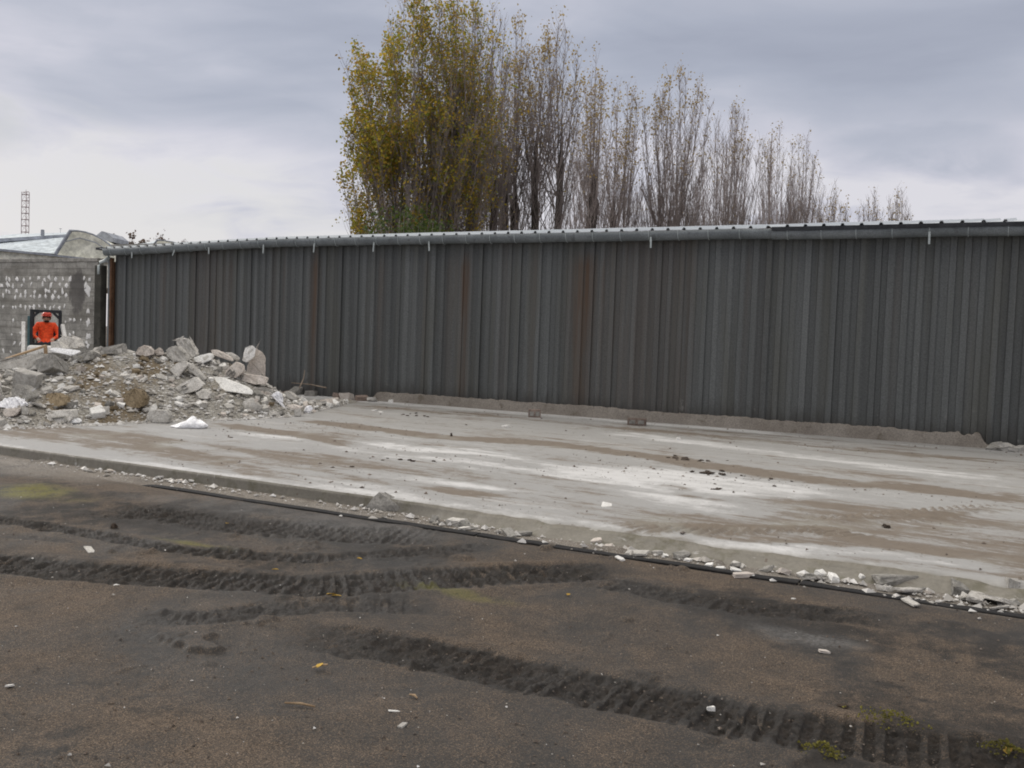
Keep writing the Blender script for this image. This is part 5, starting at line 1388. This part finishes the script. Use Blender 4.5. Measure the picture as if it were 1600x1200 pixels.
    # litter in the yard
    Yl = [(180, 919, .11, 'plaster', (1.2, .8, .5), 'white lump beside the long tyre track at the left of the yard', 'plaster_scrap'), (628, 1136, .05, 'concrete', (1.2, 1, .8), 'small grey pebble in the foreground', 'pebble'),
          (1110, 1110, .065, 'plaster', (.9, .5, 1.), 'pointed white shard in the front tyre track', 'plaster_scrap'), (618, 1112, .075, 'plaster', (1.5, .35, .3), 'thin white sliver in the foreground', 'plaster_scrap'), (450, 1190, .045, 'plaster', (1.4, .5, .3), 'white chip at the lower left of the foreground', 'plaster_scrap'),
          (257, 1170, .04, 'plaster', (1.2, .6, .4), 'tiny white chip far left in the foreground', 'plaster_scrap'), (15, 1072, .06, 'plaster', (1.2, .8, .4), 'white chip at the left picture edge', 'plaster_scrap'), (178, 826, .1, 'clod', (.8, .8, 1.2), 'upright dark clod on the upper tyre track', 'mud_clod'), (140, 860, .14, 'slabby', (1.4, .7, .3), 'flat grey flake between the upper tyre tracks', 'flake'),
          (1287, 1018, .08, 'beige', (1.4, .7, .3), 'brown flake in the pale patch of the yard', 'flake'), (1317, 1105, .08, 'clod', (1, 1, .5), 'dark clod left of the yellow moss', 'mud_clod'), (332, 1172, .05, 'plaster', (1.4, .6, .25), 'thin pale chip in the left foreground', 'plaster_scrap')]
    for u, v, s, key, sc, lab, nm in Yl:
        drop(key, G(u, v, YARD), s * .72, nm, lab, nm.split('_')[-1], 'litter in the yard', sc, .2)
    # sticks and leaves in the yard
    for a, b_, lab in (((445, 1098), (492, 1104), 'longest twig lying in the foreground'), ((488, 1043), (512, 1038), 'short yellow brown twig left of the front tyre track'), ((640, 1085), (652, 1091), 'tiny reddish twig in the foreground')):
        p, q = G(*a, YARD + .012), G(*b_, YARD + .012)
        mb = MB(); mb.tube([p - q, (p - q) * .5 + Vector((.004, .006, .004)), Vector()], [.004, .006, .004], 6); o = mb.build('twig', M['wood']); o.location = q; tag(o, lab, 'twig')
    rs = np.random.RandomState(5)
    LF = [(518, 929, 'pair of yellow leaves in the middle of the yard', 1.3), (526, 931, 'yellow leaf touching the pair in the middle of the yard', 1.), (888, 929, 'small orange leaf right of the middle of the yard', .8), (562, 873, 'orange leaf on the curved tyre track', .9), (355, 818, 'pale leaf on the uppermost tyre track', .9), (500, 1040, 'curled ochre leaf left of the front tyre track', 1.), (430, 890, 'dull yellow leaf between two tyre tracks', .8), (1575, 1172, 'yellow leaf clump in the right foreground corner', 1.2)]
    for u, v, lab, s in LF:
        p = G(u, v, YARD + .02); mb = MB(); L = .032 * s
        a = [(-1, 0, 0), (-.5, .45, .12), (.1, .5, .16), (.6, .25, .1), (1, 0, .02), (.6, -.28, .12), (.1, -.5, .2), (-.5, -.42, .14)]
        vs = [mb.bm.verts.new(Vector(q) * L) for q in a]; c0 = mb.bm.verts.new(Vector((0, 0, .02)) * L)
        for i in range(8): mb.bm.faces.new((c0, vs[i], vs[(i + 1) % 8]))
        r_ = bmesh.ops.extrude_face_region(mb.bm, geom=mb.bm.faces[:]); bmesh.ops.translate(mb.bm, verts=[g for g in r_['geom'] if isinstance(g, bmesh.types.BMVert)], vec=(0, 0, .002))
        o = mb.build('fallen_leaf', M['leafy']); o.location = p; o.rotation_euler = (rs.uniform(-.3, .3), rs.uniform(-.3, .3), rs.uniform(0, 6)); tag(o, lab, 'leaf', 'fallen leaves in the yard')
    for u, v, r_, lab in ((1392, 1132, .11, 'bright yellow green moss clump on the front tyre track'), (1570, 1178, .06, 'little moss tuft in the lower right corner'), (1285, 1182, .06, 'dull moss tuft left of the bright clump')):
        p = G(u, v, YARD); n = 150
        a = rs.normal(size=(n, 2)) * r_ * .5
        P = np.stack([a[:, 0] * 1.4, a[:, 1], .02 + .05 * np.exp(-(a ** 2).sum(1) / r_ ** 2 * 3) * rs.rand(n)], -1)
        pts = []
        o = pebbles('moss_clump', P, rs.uniform(.003, .010, n), M['moss'], lab, 'moss', 'stuff', 1.); o.location = p


build_litter()


# ------------------------------------------------------------------ compact loader with its driver
def build_loader():
    c = at(72, 503, 22.); rz = math.atan2(XA.y, XA.x) + .43
    t = empty('skid_loader', (c.x, c.y, 0), rz); tag(t, 'small black and teal loader with an open cab behind the rubble heap', 'loader')
    MB().box((0, .35, .62), (.86, 1.5, .56), None, .04).build('chassis', M['teal'], t)
    mb = MB(); mb.box((0, .95, 1.05), (.8, .5, .4), None, .05); mb.build('engine_cover', M['teal'], t)
    # roll cage
    mb = MB(); w = .29; zt, zb = 1.875, .88
    for sx in (-1, 1):
        mb.box((sx * w, -.28, (zt + zb) / 2), (.065, .065, zt - zb), None, .008); mb.box((sx * w, .5, (zt + zb) / 2), (.065, .065, zt - zb), None, .008); mb.box((sx * w, .11, zt - .03), (.06, .72, .06), None, .008)
        mb.box((sx * (w - .085), -.28, zt - .115), (.20, .05, .055), Matrix.Rotation(sx * -.8 * -1, 3, 'Y'), .006)
        mb.box((sx * w, .11, 1.15), (.05, .72, .05), None, .006)
    mb.box((0, -.28, zt - .03), (2 * w - .067, .06, .06), None, .008); mb.box((0, .5, zt - .03), (2 * w - .067, .06, .06), None, .008); mb.box((0, -.28, 1.03), (2 * w - .067, .06, .10), None, .008)
    mb.build('roll_cage', M['black'], t)
    mb = MB(); mb.box((-w - .055, -.2, 1.30), (.05, .22, .84), None, .008); mb.build('side_pillar', M['teal'], t)
    mb = MB(); mb.box((0, .5, 1.45), (2 * w - .07, .012, .72)); mb.build('rear_window', stone('hazy_green_pane', (.55, .62, .57), (.62, .68, .63), 2, rough=.3, bump=0, rand=0), t)
    mb = MB(); mb.box((0, -.62, .86), (.70, .52, .42), None, .05); mb.build('front_hood', M['white_paint'], t)
    mb = MB(); mb.box((0, -.30, 1.0), (2 * w - .07, .03, .26), None, .006); mb.build('dashboard', M['black'], t)
    mb = MB(); mb.box((0, .12, .96), (.42, .42, .12), None, .04); mb.box((0, .36, 1.22), (.42, .1, .5), None, .04); mb.build('seat', M['black'], t)
    for sx, a, b_, u in ((-1, (-.45, -.30, 1.58), (-.43, -.70, .75), 0), (1, (.34, -.30, 1.55), (.50, -.70, .75), 0)):
        mb = MB(); p, q = Vector(a), Vector(b_); d = q - p
        mb.box((p + q) / 2, (d.length, .07, .075), d.to_track_quat('X', 'Y').to_matrix(), .008)
        mb.box((a[0] * 1.02, .05, 1.50), (.06, .9, .08), None, .008) if False else None
        mb.build('lift_arm', M['white_paint'], t)
    mb = MB(); mb.prism([Vector((-.62, -.78, .80)), Vector((-.62, -.72, .18)), Vector((-.62, -1.25, .14)), Vector((-.62, -1.25, .2)), Vector((-.62, -.82, .26)), Vector((-.62, -.84, .80))], (1.24, 0, 0)); mb.build('bucket', M['white_paint'], t)
    for sx in (-1, 1):
        for y in (-.22, .85):
            mb = MB(); pr = [(.10, .16), (.11, .27), (.085, .31), (0, .315), (-.085, .31), (-.11, .27), (-.10, .16)]; n = 24; rings = []
            for k in range(n):
                a = 2 * math.pi * k / n; bump = 1.03 if k % 2 else 1.
                rings.append([mb.bm.verts.new((sx * .53 + x_, y + r_ * bump * math.cos(a), .315 + r_ * bump * math.sin(a))) for x_, r_ in pr])
            for k in range(n):
                for j in range(len(pr) - 1): mb.bm.faces.new((rings[k][j], rings[k][j + 1], rings[(k + 1) % n][j + 1], rings[(k + 1) % n][j]))
            wh = mb.build('wheel', M['rubber'], t)
            MB().tube([(sx * .53 - .06, y, .315), (sx * .53 + .06, y, .315)], .165, 16).build('rim', M['white_paint'], wh)
    # driver, sitting, facing the heap
    p = empty('person', (0, 0, 0)); p.parent = None
    p.location = (c.x, c.y, 0); p.rotation_euler = (0, 0, rz)
    tag(p, 'person in an orange jacket and red helmet sitting in the loader cab', 'person')
    J = {'pel': (0, .14, 1.08), 'wai': (0, .13, 1.25), 'che': (0, .10, 1.44), 'nec': (0, .09, 1.585), 'hd0': (.01, .07, 1.65), 'hd1': (.01, .075, 1.73),
         'ls': (-.17, .10, 1.525), 'le': (-.285, .0, 1.30), 'lw': (-.16, -.22, 1.21), 'lh': (-.14, -.28, 1.20), 'rs': (.17, .10, 1.525), 're': (.285, .0, 1.30), 'rw': (.16, -.22, 1.21), 'rh': (.14, -.28, 1.20),
         'lk': (-.15, -.28, 1.06), 'lf': (-.15, -.32, .70), 'rk': (.15, -.28, 1.06), 'rf': (.15, -.32, .70), 'lt': (-.15, -.44, .66), 'rt': (.15, -.44, .66)}
    RAD = {'pel': .155, 'wai': .15, 'che': .18, 'nec': .055, 'hd0': .075, 'hd1': .088, 'ls': .085, 'le': .062, 'lw': .042, 'lh': .035, 'rs': .085, 're': .062, 'rw': .042, 'rh': .035,
           'lk': .075, 'lf': .05, 'rk': .075, 'rf': .05, 'lt': .04, 'rt': .04}
    ED = [('pel', 'wai'), ('wai', 'che'), ('che', 'nec'), ('nec', 'hd0'), ('hd0', 'hd1'), ('che', 'ls'), ('ls', 'le'), ('le', 'lw'), ('lw', 'lh'), ('che', 'rs'), ('rs', 're'), ('re', 'rw'), ('rw', 'rh'),
          ('pel', 'lk'), ('lk', 'lf'), ('lf', 'lt'), ('pel', 'rk'), ('rk', 'rf'), ('rf', 'rt')]
    for s, sx in (('l', -1), ('r', 1)):            # five fingers on each hand, curled over a lever
        hx, hy, hz = J[s + 'h']
        for i in range(4):
            a = f'{s}f{i}a'; b_ = f'{s}f{i}b'; off = (i - 1.5) * .019
            J[a] = (hx + off, hy - .045, hz - .005); J[b_] = (hx + off, hy - .065 + .006 * abs(i - 1.5), hz - .045)
            RAD[a] = .0095; RAD[b_] = .008; ED += [(s + 'h', a), (a, b_)]
        J[s + 'th'] = (hx - sx * .045, hy - .03, hz - .01); RAD[s + 'th'] = .011; ED.append((s + 'h', s + 'th'))
    names = list(J); idx = {n: i for i, n in enumerate(names)}
    me = bpy.data.meshes.new('body'); me.from_pydata([J[n] for n in names], [(idx[a], idx[b_]) for a, b_ in ED], []); me.update()
    tmp = bpy.data.objects.new('tmp', me); COL.objects.link(tmp)
    md = tmp.modifiers.new('skin', 'SKIN'); md.use_smooth_shade = True
    for i, n in enumerate(names):
        v = me.skin_vertices[0].data[i]; r_ = RAD[n]; v.radius = (r_, r_ * (.72 if n in ('pel', 'wai', 'che') else 1)); v.use_root = (n == 'pel')
    tmp.modifiers.new('sub', 'SUBSURF').render_levels = 1; tmp.modifiers['sub'].levels = 1
    dg = bpy.context.evaluated_depsgraph_get(); bmx = bpy.data.meshes.new_from_object(tmp.evaluated_get(dg)); bpy.data.objects.remove(tmp)
    bmx.name = 'body'; bmx.materials.clear()
    ob = link('body', bmx, [M['orange'], M['skin'], M['trousers'], M['band']], p)
    for f in bmx.polygons:
        q = f.center
        hand = q.y < -.235 and q.z > 1.13 and abs(q.x) < .22
        f.material_index = 1 if (q.z > 1.60 or hand) else 2 if (q.z < 1.10 or (q.y < -.05 and q.z < 1.14)) else 3 if (1.235 < q.z < 1.275 and abs(q.x) < .20 and q.y > -.1) else 0
        f.use_smooth = True
    mb = MB(); mb.ico((.01, .08, 1.755), .105, 3, (1, 1.12, .80))
    bmesh.ops.delete(mb.bm, geom=[v for v in mb.bm.verts if v.co.z < 1.735], context='VERTS')
    mb.tube([(.01 + .108 * math.cos(a), .07 + .14 * math.sin(a), 1.737) for a in [i * math.pi / 12 for i in range(25)]], .012, 5); mb.build('helmet', M['helmet'], p, True)
    mb = MB(); mb.tube([(-.005, -.012, 1.70), (.01, -.03, 1.67), (.01, -.02, 1.655)], [.01, .016, .012], 6); mb.build('nose', M['skin'], p, True)
    mb = MB()
    for sx in (-1, 1): mb.box((.01 + sx * .034, -.012, 1.70), (.036, .012, .02), None, .004)
    mb.box((.01, -.013, 1.70), (.02, .008, .008)); mb.build('glasses', M['black'], p)
    mb = MB(); mb.ico((.01, .03, 1.61), .055, 2, (1.05, .75, .5)); mb.build('beard', M['hair'], p, True)
    mb = MB()
    for sx in (-1, 1): mb.ico((.01 + sx * .088, .07, 1.69), .022, 2, (.5, 1, 1.3))
    mb.build('ears', M['skin'], p, True)
    mb = MB(); mb.ico((.01, .12, 1.70), .092, 2, (1, .75, 1.)); mb.build('hair', M['hair'], p, True)


build_loader()
